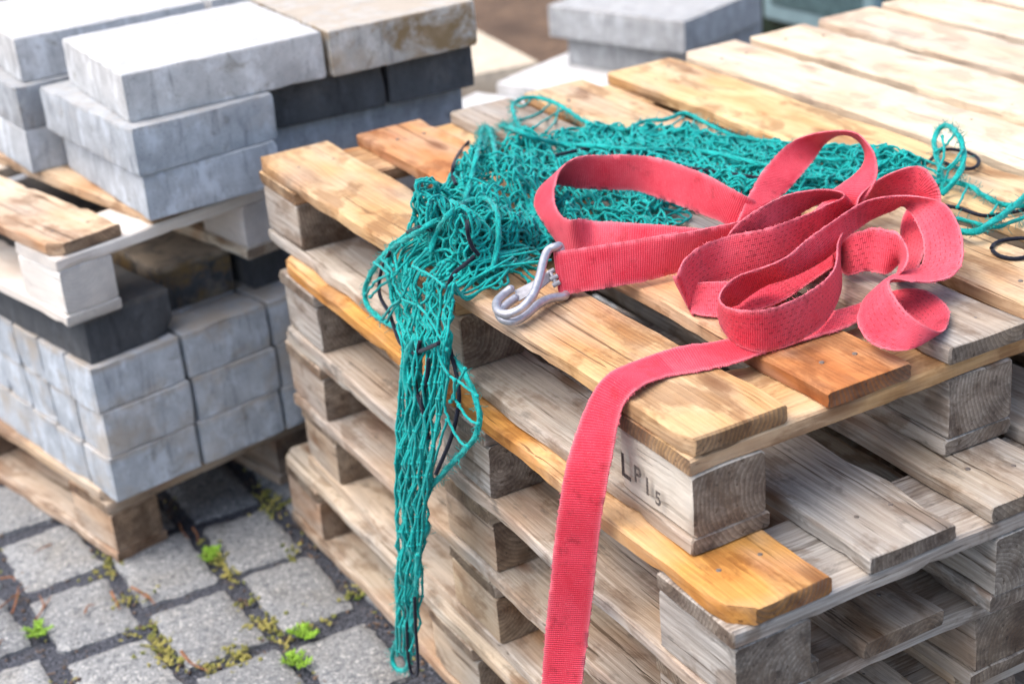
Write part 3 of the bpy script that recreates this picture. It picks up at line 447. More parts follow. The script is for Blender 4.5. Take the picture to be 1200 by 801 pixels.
for st in bpy.data.objects:
    if st.get('label','').startswith('top pallet of the right hand'):
        for o in st.children:
            if o.name.startswith(('top_board','stringer')): o.material_slots[0].link='OBJECT'; o.material_slots[0].material=M_PALE
# LP15 stamp on the near block
blk = bpy.data.objects[p1['near_block']]; del p1['near_block']
for o in bpy.data.objects:
    if 'near_block' in o: del o['near_block']
def stamp(txt, size, parent_obj, world_o, xdir, ydir):
    cu = bpy.data.curves.new('stamp','FONT'); cu.body = txt; cu.size = size; cu.extrude=.00015; cu.offset=size*.018
    t = bpy.data.objects.new('stamp', cu); COL.objects.link(t)
    bpy.context.view_layer.update()
    me = bpy.data.meshes.new_from_object(t.evaluated_get(bpy.context.evaluated_depsgraph_get()))
    bpy.data.objects.remove(t)
    o = bpy.data.objects.new('stamp', me); COL.objects.link(o); me.materials.clear(); me.materials.append(M_INK)
    x = Vector(xdir).normalized(); y = Vector(ydir); y = (y-x*(y@x)).normalized(); z = x.cross(y)
    Mx = Matrix((x,y,z)).transposed().to_4x4(); Mx.translation = Vector(world_o)
    o.parent = parent_obj
    bpy.context.view_layer.update()
    o.matrix_parent_inverse = parent_obj.matrix_world.inverted()
    o.matrix_world = Mx
    return o

# ------------------------------------------------------------------ concrete slabs
def slab_mesh(a, b, h, rng, ribs=False, r=.0022):
    """a along X, b along Y, h high; origin at near left bottom corner"""
    n1, n2 = max(3,int(a/.02)), max(3,int(b/.02))
    per=[]
    for i in range(n1): per.append((a*i/n1,0,0,-1))
    for i in range(n2): per.append((a,b*i/n2,1,0))
    for i in range(n1): per.append((a-a*i/n1,b,0,1))
    for i in range(n2): per.append((0,b-b*i/n2,-1,0))
    per=np.array(per); k=len(per); c=np.array([a/2,b/2])
    dirv = c-per[:,:2]; corner = np.zeros(k,bool); corner[[0,n1,n1+n2,2*n1+n2]]=True
    zs=[0,.0015,.006,h*.35,h*.65,h-.006,h-.0015,h]; ins=[r*.9,r*.25,0,0,0,0,r*.25,r*.9]
    V=[]
    for z,i_ in zip(zs,ins):
        p=per[:,:2].copy()
        sx=np.sign(c-p)
        on = np.stack([np.isclose(p[:,0],0)|np.isclose(p[:,0],a), np.isclose(p[:,1],0)|np.isclose(p[:,1],b)],-1)
        p += sx*on*(i_+.0012)
        p += corner[:,None]*sx*.0010
        ro = rng.normal(size=k)*(.00035 if i_==0 else .0006)
        p += sx*on*ro[:,None]
        if ribs and .003<z<h-.003:
            ph = (per[:,0]+per[:,1]); p += sx*on*np.where((np.floor(ph/.02)%5==0),.0022,0)[:,None]
        V.append(np.c_[p, np.full(k,z)+(rng.normal(size=k)*.0006 if 0<z<h else 0)])
    for _ in range(rng.poisson(3)):       # broken bits along the upper or lower rim
        q=rng.integers(k); lev=[0,7][rng.integers(2)]; d=rng.uniform(.003,.010)
        for dq in (-1,0,1):
            jj=(q+dq)%k
            for L_ in ((0,1,2) if lev==0 else (5,6,7)):
                v=V[L_][jj]; s_=np.sign(c-v[:2]); o_=np.abs(v[:2]-c)>np.array([a,b])/2-.012
                v[:2]+=s_*o_*d*rng.uniform(.3,1)*(1 if dq==0 else .5)
    m=len(zs); V=np.concatenate(V)
    F=[(i*k+j,i*k+(j+1)%k,(i+1)*k+(j+1)%k,(i+1)*k+j) for i in range(m-1) for j in range(k)]
    F.append(tuple(range(k-1,-1,-1))); F.append(tuple(range((m-1)*k,m*k)))
    return V,F
slab_i=[0]
def slab(x, y, z, rz, a, b, h, col, label, dust=.2, group='concrete slabs', name='concrete_slab', ribs=False):
    slab_i[0]+=1; rng=np.random.default_rng(900+slab_i[0])
    V,F=slab_mesh(a,b,h,rng,ribs)
    o=mesh_obj(name,V,F,M_CON,None,off(x,y,z),(0,0,rz),color=(*col,dust),sharp=24)
    return tag(o,label,'slab',group,'thing')
CG=(.42,.462,.51); CL=(.50,.515,.53); CB=(.075,.08,.088)
# ground pallet of the left pile
th=R_(13); 
gp = pallet(off(-.326,1.345,-.576), th, 301, 'pallet on the ground under the lower grey slabs of the left pile', tones=[(.55,.42,.29,.3)]*5, L=1.22, nails=False, group='pallets in the left pile', over=dict(stringer=(.5,.38,.26),sw=.2,block=(.56,.44,.34),bw=.25), bw=.25, stone=(.60,.49,.40))
t1=R_(11); O=np.array([-.318,1.300])
def loc2(a,b,t=t1,o=O): return (o[0]+a*math.cos(t)-b*math.sin(t), o[1]+a*math.sin(t)+b*math.cos(t))
lay=['bottom','middle','upper']
cn=['at the near corner','second from the near corner','third from the near corner, beside the pallet stack','fourth from the near corner, half behind the pallet stack']
ordn=['first','second','third','fourth','fifth','sixth','seventh','eighth']
for k in range(3):
    for c in range(4):
        for r in range(8 if c==0 else 4):
            if c and 0<r<3 and k<2: continue
            x,y=loc2(.178*c+(.004 if k%2 else 0)+.001*math.sin(5*r+k), .1005*r+.002*k)
            if c==0 and r==0: lb='grey paver at the near corner, %s layer on the ground pallet'%lay[k]
            elif c==0: lb='grey paver, %s layer, %s from the near corner along the left side'%(lay[k],ordn[r])
            elif r==0: lb='grey paver, %s layer, %s from the near corner along the front'%(lay[k],ordn[c])
            else: lb='grey paver inside the %s layer, %s column and %s row'%(lay[k],ordn[c],ordn[r])
            slab(x,y,-.576+.0853*k,t1+R_([.4,-.5,.2][k]+.4*math.sin(9*r+4*c)),.174,.0985,.0845,tuple(v*(1+.07*math.sin(7*k+3*c+5*r)) for v in CG),lb,dust=.62 if k<2 else .7,group='grey pavers of the lower left pile',name='paver',ribs=True)
x,y=loc2(.012,.018); slab(x,y,-.3202,t1+R_(2),.170,.40,.0845,CB,'black slab under the corner of the white pallet in the left pile',dust=.04,group='black slabs of the left pile',ribs=True)
x,y=loc2(.205,.112); slab(x,y,-.3202,t1-R_(3),.150,.39,.0845,CB,'black slab with a dusty brown top under the middle of the white pallet',dust=.9,group='black slabs of the left pile',ribs=True)
x,y=loc2(.375,.075); slab(x,y,-.3202,t1,.17,.39,.0845,CB,'black slab under the white pallet, half hidden by the pallet stack',dust=.3,group='black slabs of the left pile',ribs=True)
x,y=loc2(.012,.44); slab(x,y,-.3202,t1,.170,.39,.0845,CB,'black slab under the white pallet at the left edge of the picture',dust=.1,group='black slabs of the left pile',ribs=True)
x,y=loc2(.205,.512); slab(x,y,-.3202,t1,.150,.30,.0845,CB,'black slab deep under the white pallet, behind the dusty brown one',dust=.1,group='black slabs of the left pile',ribs=True)
x,y=loc2(.375,.475); slab(x,y,-.3202,t1,.170,.33,.0845,CB,'black slab deep under the white pallet, behind the half hidden one',dust=.1,group='black slabs of the left pile',ribs=True)
# upper pallet
wp = pallet(off(-.336,1.297,-.0915), th, 302, 'pale whitewashed pallet on the black slabs, carrying the upper grey slabs', tones=[(.66,.50,.36,.05)]*5, L=1.22, nails=True, group='pallets in the left pile', over=dict(stringer=(.88,.86,.83),sw=0,block=(.90,.88,.86),bw=0), bw=0, stone=(.86,.82,.76))
for o in bpy.data.objects:
    if 'near_block' in o: del o['near_block']
for o in wp.children:
    if not o.name.startswith('top_board') and (o.location.y<.2 or o.location.x<.15): o.material_slots[0].link='OBJECT'; o.material_slots[0].material=M_WHITE  # inner parts stay unwhitened: the gap's shade is put into their colour
GU='grey slabs of the upper left pile'
t5=R_(6)
slab(-.172,1.300,-.0913,R_(4),.250,.39,.0795,CG,'grey slab lying on the pale pallet, lowest of three at the near corner',.12,GU)
slab(-.178,1.292,-.0110,R_(7),.262,.39,.0795,tuple(v*.88 for v in CG),'dark streaked grey slab at the near corner of the upper pile, middle of three',.3,GU)
slab(-.168,1.331,.0693,R_(1),.358,.33,.080,CL,'large pale grey slab on top of the upper pile at its near corner',.06,GU)
slab(.088,1.388,-.0913,R_(1),.385,.36,.0795,tuple(v*.8 for v in CG),'grey slab lying on the pale pallet behind the red-brown board ends',.25,GU)
slab(.092,1.372,-.0110,R_(-3),.213,.36,.0795,CB,'black slab in the middle layer of the upper pile, left of two',.1,GU)
slab(.310,1.360,-.0110,R_(-1),.172,.36,.0795,tuple(v*1.15 for v in CB),'black slab in the middle layer of the upper pile, right of two',.1,GU)
slab(.196,1.330,.0693,R_(0.5),.287,.37,.080,(.43,.43,.42),'top slab of the upper pile with brown stains on its front',.85,GU)
slab(-.243,1.722,.0693,R_(1),.365,.35,.080,CL,'pale top slab behind the largest one at the left edge',.08,GU)
slab(.132,1.73,.0693,R_(-1),.33,.35,.080,CL,'pale top slab at the back of the upper pile',.1,GU)
slab(-.262,1.70,-.0110,R_(5),.262,.38,.0795,tuple(v*.72 for v in CG),'dark grey slab in the middle layer at the left edge of the upper pile',.2,GU)
slab(-.262,1.698,-.0913,R_(5),.262,.38,.0795,CG,'grey slab in the lowest layer at the left edge of the upper pile',.2,GU)
slab(.05,1.77,-.0913,R_(2),.40,.32,.0795,CG,'grey slab in the lowest layer at the back of the upper pile',.2,GU)
slab(.05,1.75,-.0110,R_(2),.40,.33,.0795,CG,'grey slab in the middle layer at the back of the upper pile',.2,GU)
# piles behind the pallets
GB='slabs behind the pallet stacks'
t22=R_(20)
slab(1.496,2.164,-.320,t22,.36,.45,.085,(.36,.375,.39),'large grey slab on top of the pile behind the pallets',.05,GB)
slab(1.53,2.19,-.4055,t22,.34,.41,.085,(.33,.34,.35),'grey slab directly beneath the large grey slab behind the pallets',.05,GB)
slab(1.305,2.195,-.491,R_(22),.46,.40,.085,(.60,.61,.62),'pale slab sticking out below the large grey slab behind the pallets',.02,GB)
slab(1.32,2.215,-.576,R_(22),.46,.40,.0845,CG,'lowest grey slab of the pile behind the pallets',.1,GB)
slab(.93,2.07,-.491,R_(22),.31,.37,.085,(.56,.57,.57),'small pale slab just behind the far pallet ends',.05,GB)
slab(.93,2.07,-.576,R_(22),.31,.37,.0845,CG,'lower grey slab just behind the far pallet ends',.05,GB)
pallet(off(.98,1.93,-.576), R_(22), 401, 'pallet under the slabs behind the pallet stacks', L=1.22, nails=False, wt=.4, group='pallets behind the stacks')
slab(.95,2.70,-.491,R_(-6),.40,.47,.085,(.62,.55,.44),'sandy coloured slab behind the gap beside the left pile',.55,GB)
slab(.95,2.70,-.576,R_(-6),.40,.47,.0845,(.50,.45,.38),'lower sandy slab behind the gap beside the left pile',.5,GB)
slab(.95,2.70,-.6615,R_(-6),.40,.47,.085,(.50,.45,.38),'sandy slab in the second layer from the ground behind the left pile',.5,GB)
slab(.95,2.70,-.712,R_(-6),.40,.47,.05,(.50,.45,.38),'thin sandy slab on the ground behind the left pile',.5,GB)
for o in bpy.data.objects:
    if 'near_block' in o: del o['near_block']

# ------------------------------------------------------------------ red strap
def build_strap():
    S=np.array(STRAP); A,B=S[:,:3],S[:,3:]
    C=np.hstack([A,B]); C=catmull(C,8)
    mid=(C[:,:3]+C[:,3:])/2
    d=np.r_[0,np.cumsum(np.maximum(np.linalg.norm(np.diff(mid,axis=0),axis=1),.25*np.linalg.norm(np.diff(C[:,:3],axis=0),axis=1)))]
    n=int(d[-1]/.0045); s=np.linspace(0,d[-1],n)
    C=np.stack([np.interp(s,d,C[:,k]) for k in range(6)],-1)
    for _ in range(4):
        Q=C.copy(); Q[1:-1]=.5*C[1:-1]+.25*(C[:-2]+C[2:]); C=Q
    A,B=C[:,:3],C[:,3:]; mid=(A+B)/2; w=B-A; w/=np.linalg.norm(w,axis=1,keepdims=True)
    W=.054; T=np.gradient(mid,axis=0); T/=np.linalg.norm(T,axis=1,keepdims=True)+1e-9
    Nn=np.cross(T,w); Nn/=np.linalg.norm(Nn,axis=1,keepdims=True)+1e-9
    for _ in range(6):
        Q=Nn.copy(); Q[1:-1]=Nn[1:-1]+Nn[:-2]*np.sign((Nn[1:-1]*Nn[:-2]).sum(1,keepdims=True))*.7+Nn[2:]*np.sign((Nn[1:-1]*Nn[2:]).sum(1,keepdims=True))*.7
        Nn=Q/(np.linalg.norm(Q,axis=1,keepdims=True)+1e-9)
    for i in range(1,n):
        if Nn[i]@Nn[i-1]<0: Nn[i]=-Nn[i]
    h=.0016; q=9; rng=np.random.default_rng(5)
    us=np.r_[0,np.cumsum(np.linalg.norm(np.diff(mid,axis=0),axis=1))]
    vs=np.linspace(-.5,.5,q)
    V=[];UV=[]
    cup=(.25-vs**2)*.0
    for sgn in (1,-1):
        for j in range(q):
            jit=rng.normal(size=(n,1))*(.0004 if j in (0,q-1) else 0)
            p=mid+w*(vs[j]*W+jit)+Nn*(sgn*h*(1 if 0<j<q-1 else .55))
            V.append(p); UV.append(np.c_[us,np.full(n,(vs[j]+.5)*W)])
    V=np.stack(V,1).reshape(-1,3); UV=np.stack(UV,1).reshape(-1,2); k=2*q
    F=[];MI=[]
    def idx(i,sd,j): return i*k+(sd*q+j)
    for i in range(n-1):
        for j in range(q-1):
            F.append((idx(i,0,j),idx(i+1,0,j),idx(i+1,0,j+1),idx(i,0,j+1)));MI.append(0)
            F.append((idx(i,1,j),idx(i,1,j+1),idx(i+1,1,j+1),idx(i+1,1,j)));MI.append(1)
        F.append((idx(i,0,0),idx(i,1,0),idx(i+1,1,0),idx(i+1,0,0)));MI.append(0)
        F.append((idx(i,0,q-1),idx(i+1,0,q-1),idx(i+1,1,q-1),idx(i,1,q-1)));MI.append(0)
    for e in (0,n-1): 
        for j in range(q-1): F.append((idx(e,0,j),idx(e,0,j+1),idx(e,1,j+1),idx(e,1,j)));MI.append(0)
    root=empty('lashing_strap',off(0.3,0.2,0)); 
    V=V-np.array([.3,.2,0])
    o=mesh_obj('webbing',V,F,M_W1,root,smooth=True,sharp=70,uv=UV.tolist())
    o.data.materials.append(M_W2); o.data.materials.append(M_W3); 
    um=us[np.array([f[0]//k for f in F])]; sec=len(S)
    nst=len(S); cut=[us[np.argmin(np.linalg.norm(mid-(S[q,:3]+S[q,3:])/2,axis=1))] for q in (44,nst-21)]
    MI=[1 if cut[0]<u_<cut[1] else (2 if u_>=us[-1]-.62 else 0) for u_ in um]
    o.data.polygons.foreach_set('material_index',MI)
    # second layer of the sewn end eye
    tag(root,'faded red webbing strap with a steel hook, tangled on the pallet and hanging down','strap')
    A2=A-np.array([.3,.2,0]); B2=B-np.array([.3,.2,0])
    m=34; off2=np.array([.0045,.006,0])
    # eye: the band goes round the hook's cross bar and runs back behind the front layer
    nn=Nn[:m]; face=np.array([-.55,-.83,0]); nn=nn*np.sign((nn@face))[:,None]
    tb_V=[];UV2=[]
    path=[]; ob=lambda i: .0056+.0086*math.exp(-i/7)
    rad=ob(0)/2; cw=(A2[0]+B2[0])/2-nn[0]*rad
    for i in range(m-1,-1,-1):
        path.append(((A2[i]+B2[i])/2-nn[i]*ob(i),nn[i],w[i]))
    for a in np.linspace(-math.pi/2,math.pi/2,11)[1:]:
        path.append((cw+nn[0]*rad*math.sin(a)-T[0]*rad*math.cos(a), nn[0]*math.sin(a)-T[0]*math.cos(a), w[0]))
    pp=[p[0] for p in path]; F2=[];V2=[];U2=[];acc=0
    for ii,(c,nv,wv) in enumerate(path):
        if ii: acc+=np.linalg.norm(c-path[ii-1][0])
        for sgn in (1,-1):
            for j in range(q):
                V2.append(c+wv*vs[j]*W*.985+nv*sgn*h*(1 if 0<j<q-1 else .55)); U2.append((acc,(vs[j]+.5)*W))
    for i in range(len(path)-1):
        for j in range(q-1):
            F2.append((idx(i,0,j),idx(i,0,j+1),idx(i+1,0,j+1),idx(i+1,0,j))); F2.append((idx(i,1,j),idx(i+1,1,j),idx(i+1,1,j+1),idx(i,1,j+1)))
        F2.append((idx(i,0,0),idx(i+1,0,0),idx(i+1,1,0),idx(i,1,0))); F2.append((idx(i,0,q-1),idx(i,1,q-1),idx(i+1,1,q-1),idx(i+1,0,q-1)))
    mesh_obj('sewn_eye',V2,F2,M_W1,root,sharp=70,uv=U2)
    # fuzzy selvedge threads
    fz=TB()
    for i in range(0,n,1):
        for (e,sg) in ((A,-1),(B,1)):
            if rng.random()<.75:
                p=mid[i]+w[i]*sg*W*.5-np.array([.3,.2,0])
                dd=w[i]*sg*rng.uniform(.0008,.0026)+T[i]*rng.normal()*.0015+Nn[i]*rng.normal()*.0012
                fz.tube([p-w[i]*sg*.001,p+dd*.6,p+dd+T[i]*rng.normal()*.0008],.00028,3,cap=False)
    fz.build('frayed_selvedge',M_W1,root)
    # hook
    hk=TB(); sh=np.array([.3,.2,0])
    hA=np.array(LN['hookA'])-sh; hB=np.array(LN['hookB'])-sh
    top=cw-w[0]*(W/2+.005)+T[0]*.001; bot=cw+w[0]*(W/2+.001)+T[0]*.001
    hA=hA[1:]; hB=hB[1:]
    barpts=[bot+(top-bot)*t for t in (.25,.5,.75)]
    wire=np.vstack([hA[::-1],[top],barpts[::-1],[bot],hB])
    wire=catmull(wire,8)
    wire[:,2]=np.maximum(wire[:,2],.0056)
    hk.tube(resample(wire,.002),.0055,14)
    for e in (wire[0],wire[-1]): hk.blob(e,.0054)
    hook=hk.build('claw_hook',M_ZINC,root,sharp=0)
    pl=np.array(LN['plate'])-sh; nrm=np.cross(pl[1]-pl[0],pl[-1]-pl[0]); nrm/=np.linalg.norm(nrm)
    V=np.vstack([pl+nrm*.0008,pl-nrm*.0008]); m6=len(pl)
    F=[tuple(range(m6)),tuple(range(2*m6-1,m6-1,-1))]+[(i,i+m6,(i+1)%m6+m6,(i+1)%m6) for i in range(m6)]
    mesh_obj('latch_plate',V,F,M_PLATE,hook,smooth=False)
    rv=TB(); rp=np.array(LN['rivet'])-sh
    for p in rp: rv.tube([p-np.array([.004,0,.002]),p+np.array([.005,-.003,.002])],.0032,8)
    rv.tube(resample(catmull(rp,6),.002),.0022,8); rv.build('latch_pin',M_PLATE,hook,sharp=50)
    return root
build_strap()

# ------------------------------------------------------------------ teal net
def settle_heap():
    rng=np.random.default_rng(11)
    POLY=np.array([(.004,.50),(.07,.475),(.12,.50),(.17,.53),(.21,.43),(.29,.41),(.38,.43),(.48,.44),(.60,.45),(.70,.38),(.735,.44),(.70,.55),(.66,.66),(.60,.79),(.56,.88),(.53,.98),(.46,1.03),(.38,1.03),(.30,.98),(.22,.95),(.14,.88),(.09,.79),(.03,.71),(-.012,.64)])
    NU,NV,m=62,44,.0315
    # axis curve of the pile: left-front to right
    def frame(u,v):
        # u 0..1 along, v 0..1 front->back
        fu=np.array([0,.15,.3,.45,.6,.75,.9,1.]);
        fx=[.01,.07,.17,.29,.39,.49,.60,.71];fy=[.50,.49,.51,.43,.43,.45,.45,.40]
        bx=[.0,.10,.22,.34,.46,.56,.64,.72];by=[.66,.80,.93,1.02,1.03,.92,.70,.52]
        a=np.stack([np.interp(u,fu,fx),np.interp(u,fu,fy)],-1);b=np.stack([np.interp(u,fu,bx),np.interp(u,fu,by)],-1)
        return a+(b-a)*v[...,None]
    def smooth_noise(nu,nv,cu,cv):
        g=rng.normal(size=(cu+1,cv+1));ui=np.linspace(0,cu,nu);vi=np.linspace(0,cv,nv)
        A=np.array([np.interp(vi,np.arange(cv+1),r) for r in g]);return np.array([np.interp(ui,np.arange(cu+1),A[:,k]) for k in range(nv)]).T
    I,J=np.meshgrid(np.linspace(0,1,NU),np.linspace(0,1,NV),indexing='ij')
    vv=J*3.3+.20*smooth_noise(NU,NV,7,5)
    vt=np.abs((vv%2)-1);vt=np.clip(.03+.94*vt,0,1)
    uu=np.clip(I+.05*smooth_noise(NU,NV,12,8)+.03*np.sin(I*40+J*9),0,1)
    xy=frame(uu,vt)
    xy+=.015*np.stack([smooth_noise(NU,NV,20,14),smooth_noise(NU,NV,20,14)],-1)
    zz=.02+.05*J+.012*smooth_noise(NU,NV,16,10)
    K=np.concatenate([xy,zz[...,None]],-1)
    # particles
    kid=np.arange(NU*NV).reshape(NU,NV)
    E=[(kid[i,j],kid[i+1,j]) for i in range(NU-1) for j in range(NV)]+[(kid[i,j],kid[i,j+1]) for i in range(NU) for j in range(NV-1)]
    E=np.array(E);P=K.reshape(-1,3)
    mid=(P[E[:,0]]+P[E[:,1]])/2+rng.normal(size=(len(E),3))*.006
    P=np.concatenate([P,mid]);n=len(P);mi=np.arange(len(E))+NU*NV
    c1=np.concatenate([np.stack([E[:,0],mi],1),np.stack([mi,E[:,1]],1)]);L=m/2
    cnt=np.bincount(c1.ravel(),minlength=n)[:,None]
    def inside_push(P,amt):
        a=POLY;b=np.roll(POLY,-1,0);d=b-a
        q=P[:,None,:2]-a[None];t=np.clip((q*d).sum(-1)/(d*d).sum(-1),0,1)
        near=a+t[...,None]*d;dist=np.linalg.norm(P[:,None,:2]-near,axis=-1);k=dist.argmin(1)
        x,y=P[:,0:1],P[:,1:2]
        ay,by=a[:,1],b[:,1]
        cr=((ay>y)!=(by>y))&(x<a[:,0]+(y-ay)*(b[:,0]-a[:,0])/(by-ay+1e-12))
        ins=cr.sum(1)%2==1
        npt=near[np.arange(len(P)),k]
        P[~ins,:2]+=(npt[~ins]-P[~ins,:2])*amt
        return P
    V=np.zeros_like(P)
    kk=lambda a,b:(a.ravel(),b.ravel())
    pa=np.concatenate([kid[:-1].ravel(),kid[:,:-1].ravel()]);pb=np.concatenate([kid[1:].ravel(),kid[:,1:].ravel()])
    ne=(NU-1)*NV;m1=np.arange(ne).reshape(NU-1,NV)+NU*NV;m2=np.arange(NU*(NV-1)).reshape(NU,NV-1)+NU*NV+ne
    qa=np.concatenate([m1[:-1].ravel(),m2[:,:-1].ravel()]);qb=np.concatenate([m1[1:].ravel(),m2[:,1:].ravel()])
    ba=np.concatenate([pa,qa]);bb=np.concatenate([pb,qb]);bmin=np.r_[np.full(len(pa),m*.74),np.full(len(qa),m*.72)]
    bcnt=np.maximum(np.bincount(np.r_[ba,bb],minlength=n),1)[:,None]

    for it in range(260):
        V*=.85;V[:,2]-=.0006
        Q=P+V
        for s in range(6):
            d=Q[c1[:,1]]-Q[c1[:,0]];l=np.linalg.norm(d,axis=1,keepdims=True)+1e-9
            w=np.where(l>L,1.,.55)
            co=d*(l-L)/l*.5*w
            acc=np.zeros_like(Q);np.add.at(acc,c1[:,0],co);np.add.at(acc,c1[:,1],-co)
            Q+=acc/cnt*1.5
            d=Q[bb]-Q[ba];l=np.linalg.norm(d,axis=1)+1e-9
            sh=np.minimum(l-bmin,0)/l*.45
            co=d*sh[:,None];acc=np.zeros_like(Q);np.add.at(acc,ba,co);np.add.at(acc,bb,-co)
            Q+=acc/bcnt*1.4
        if it%2==0: Q=inside_push(Q,.5)
        # stacking
        cell=.013;off=rng.random(2)*cell
        ci=np.floor((Q[:,:2]+off)/cell).astype(int);key=ci[:,0]*100003+ci[:,1]
        o=np.lexsort((Q[:,2],key));ks=key[o];st=np.r_[True,ks[1:]!=ks[:-1]];idx=np.arange(n);first=np.maximum.accumulate(np.where(st,idx,0));rank=np.empty(n);rank[o]=idx-first
        hx=np.clip(1.25-Q[:,0]*1.0,.6,1.2)
        mn=.0025+rank*.0040*hx
        for gx,gy,gr,gh in ((.27,.93,.085,.085),(.19,.74,.075,.055),(.08,.62,.06,.022),(.42,.98,.07,.022),(.40,.72,.14,.025)):
            mn+=gh*np.exp(-((Q[:,0]-gx)**2+(Q[:,1]-gy)**2)/gr**2)
        Q[:,2]+=np.clip(mn-Q[:,2],0,.004)*.6
        Q[:,2]=np.maximum(Q[:,2],.0025)
        V=np.clip(Q-P,-.004,.004);P=Q
    z=P[:,2]; P[:,2]=np.where(z>.10,.10+(z-.10)*.3,z)
    SS=catmull(np.array(STRAP)[9:46],5)          # the strap lies on the net and presses it down
    for row in SS:
        for f in np.linspace(0,1,7):
            q=row[:3]*(1-f)+row[3:]*f; lo=max(.003,min(row[2],row[5])-.005)
            k=((P[:,0]-q[0])**2+(P[:,1]-q[1])**2<.017**2)&(P[:,2]>lo)
            P[k,2]=lo-np.random.default_rng(1).uniform(0,.002,k.sum()) if lo>.006 else lo
    return P

def build_net():
    rng=np.random.default_rng(3)
    root=empty('fishing_net',off(.3,.6,0)); sh=np.array([.3,.6,0])
    tag(root,'teal knotted net heaped on the top pallet, a bunch hanging over its edge','net')
    Pn=settle_heap()
    NU,NV=62,44; nk=NU*NV
    K=Pn[:nk].reshape(NU,NV,3); Mi=Pn[nk:]
    mid={}; e=0
    tb=TB(); r=.00185
    def side(a,m,b):
        t=np.linspace(0,1,6)[:,None]
        c=2*m-.5*(a+b)
        P=(1-t)**2*a+2*t*(1-t)*c+t*t*b
        P+=np.r_[np.zeros((1,3)),rng.normal(size=(4,3))*.0007,np.zeros((1,3))]
        tb.tube(P,r,5,cap=False)
    for i in range(NU-1):
        for j in range(NV):
            side(K[i,j],Mi[e],K[i+1,j]); e+=1
    for i in range(NU):
        for j in range(NV-1):
            side(K[i,j],Mi[e],K[i,j+1]); e+=1
    for p in K.reshape(-1,3): tb.blob(p,.0033)
    # hanging bunch: gathered meshes, neighbouring strands knotted alternately
    cen,le,ri=(np.array(LN[k]) for k in ('cen','left','right'))
    def at(t,w,d):
        n=len(cen)-1; f=min(max(t,0),1)*n; i=min(int(f),n-1); q=f-i
        c=cen[i]+(cen[i+1]-cen[i])*q; l=le[i]+(le[i+1]-le[i])*q; rr=ri[i]+(ri[i+1]-ri[i])*q
        p=c+((l-c)*(-w) if w<0 else (rr-c)*w)
        w=w*1.22; half=np.linalg.norm(rr-l)/2
        return p+np.array([-1,0,0])*(d*min(.014,half*.9)*math.sqrt(max(0,1-w*w*.6)))
    NS=54
    W0=np.sort(rng.uniform(-1,1,NS)); D0=rng.uniform(-.9,1,NS)
    ends=np.clip(rng.beta(3,1.4,NS)*1.02,.5,1.0); ends=ends.reshape(-1,2).max(1).repeat(2)
    L=30
    strands=[]
    for k in range(NS):
        row=[]
        for l in range(L+1):
            t=l/L
            if t>ends[k]+1e-6: break
            kk=k+1 if (k+l)%2==0 else k-1
            w=W0[k]+.10*math.sin(l*.9+k*2.1); d=D0[k]+.2*math.sin(l*.7+k)
            if 0<=kk<NS and ends[kk]>=t and rng.random()<.75:
                o=W0[kk]+.10*math.sin(l*.9+kk*2.1); w=w*.55+o*.45; d=d*.55+(D0[kk]+.2*math.sin(l*.7+kk))*.45
            row.append(at(t,np.clip(w,-1,1),np.clip(d,-1,1)))
            if rng.random()<.7: tb.blob(row[-1],.0030)
        strands.append(row)
    for k in range(NS):
        w=W0[k]
        yb=.585-.115*w
        tops=[np.array([.055+.05*rng.random(), yb+.03*rng.normal(), .022+.02*rng.random()]),
              np.array([.03, yb+.008*rng.normal(), .018+.016*rng.random()]),
              np.array([.012, (yb*.8+strands[k][0][1]*.2), .0105+.012*rng.random()]),
              np.array([-.012, yb*.6+strands[k][0][1]*.4, .004+.008*rng.random()])]
        pts=tops+strands[k][1:]
        if k%2==1 and len(strands[k])>2:      # close the mesh at its lower end
            a=strands[k-1][-1]; b=strands[k][-1]
            pts=pts+[ (a+b)/2+np.array([0,0,-.010]), a]
        P=catmull(np.array(pts),5); tb.tube(P,r*1.02,5)
    # open meshes traced beside the bunch
    for l in LN['tw']:
        P=catmull(np.array(l),6); P=P+rng.normal(size=P.shape)*.0004
        tb.tube(P,.0019,6); 
        for q in (l[0],l[-1]): tb.blob(np.array(q),.0034)
    for V in tb.V: V-=sh
    tb.build('netting',M_NET,root,sharp=0)
    for rr,pts in LN['ropes']:
        P=resample(catmull(np.array(pts),10),.0022)-sh
        P+=np.cumsum(rng.normal(size=P.shape),0)*.00005
        t=TB(); t.tube(P,rr,12,lobes=3,pitch=rr*9,depth=.38)
        for _ in range(int(len(P)*1.3)):       # loose fibres
            i=rng.integers(len(P)); dd=rng.normal(size=3); dd/=np.linalg.norm(dd); g=rng.uniform(.003,.010)
            b=P[i]+dd*rr*.8; t.tube([b,b+dd*g*.6+rng.normal(size=3)*.001,b+dd*g+rng.normal(size=3)*.002],.00042,3,cap=False)
        t.build('border_rope',M_ROPE,root,sharp=0)
    for rr,pts in LN['cords']:
        t=TB(); t.tube(resample(catmull(np.array(pts),10),.0022)-sh,rr,10,lobes=2,pitch=.006,depth=.12); t.build('black_cord',M_CORD,root,sharp=0)
    return root
build_net()
t=TB(); t.tube(resample(catmull(np.array(LN['ring']),10),.0022)-np.array([.6,.17,0]),.0027,10,lobes=2,pitch=.006,depth=.12)
tag(t.build('cord_loop',M_CORD,None,loc=off(.6,.17,0),sharp=0),'small black cord loop lying on a tan board right of the red strap','cord')

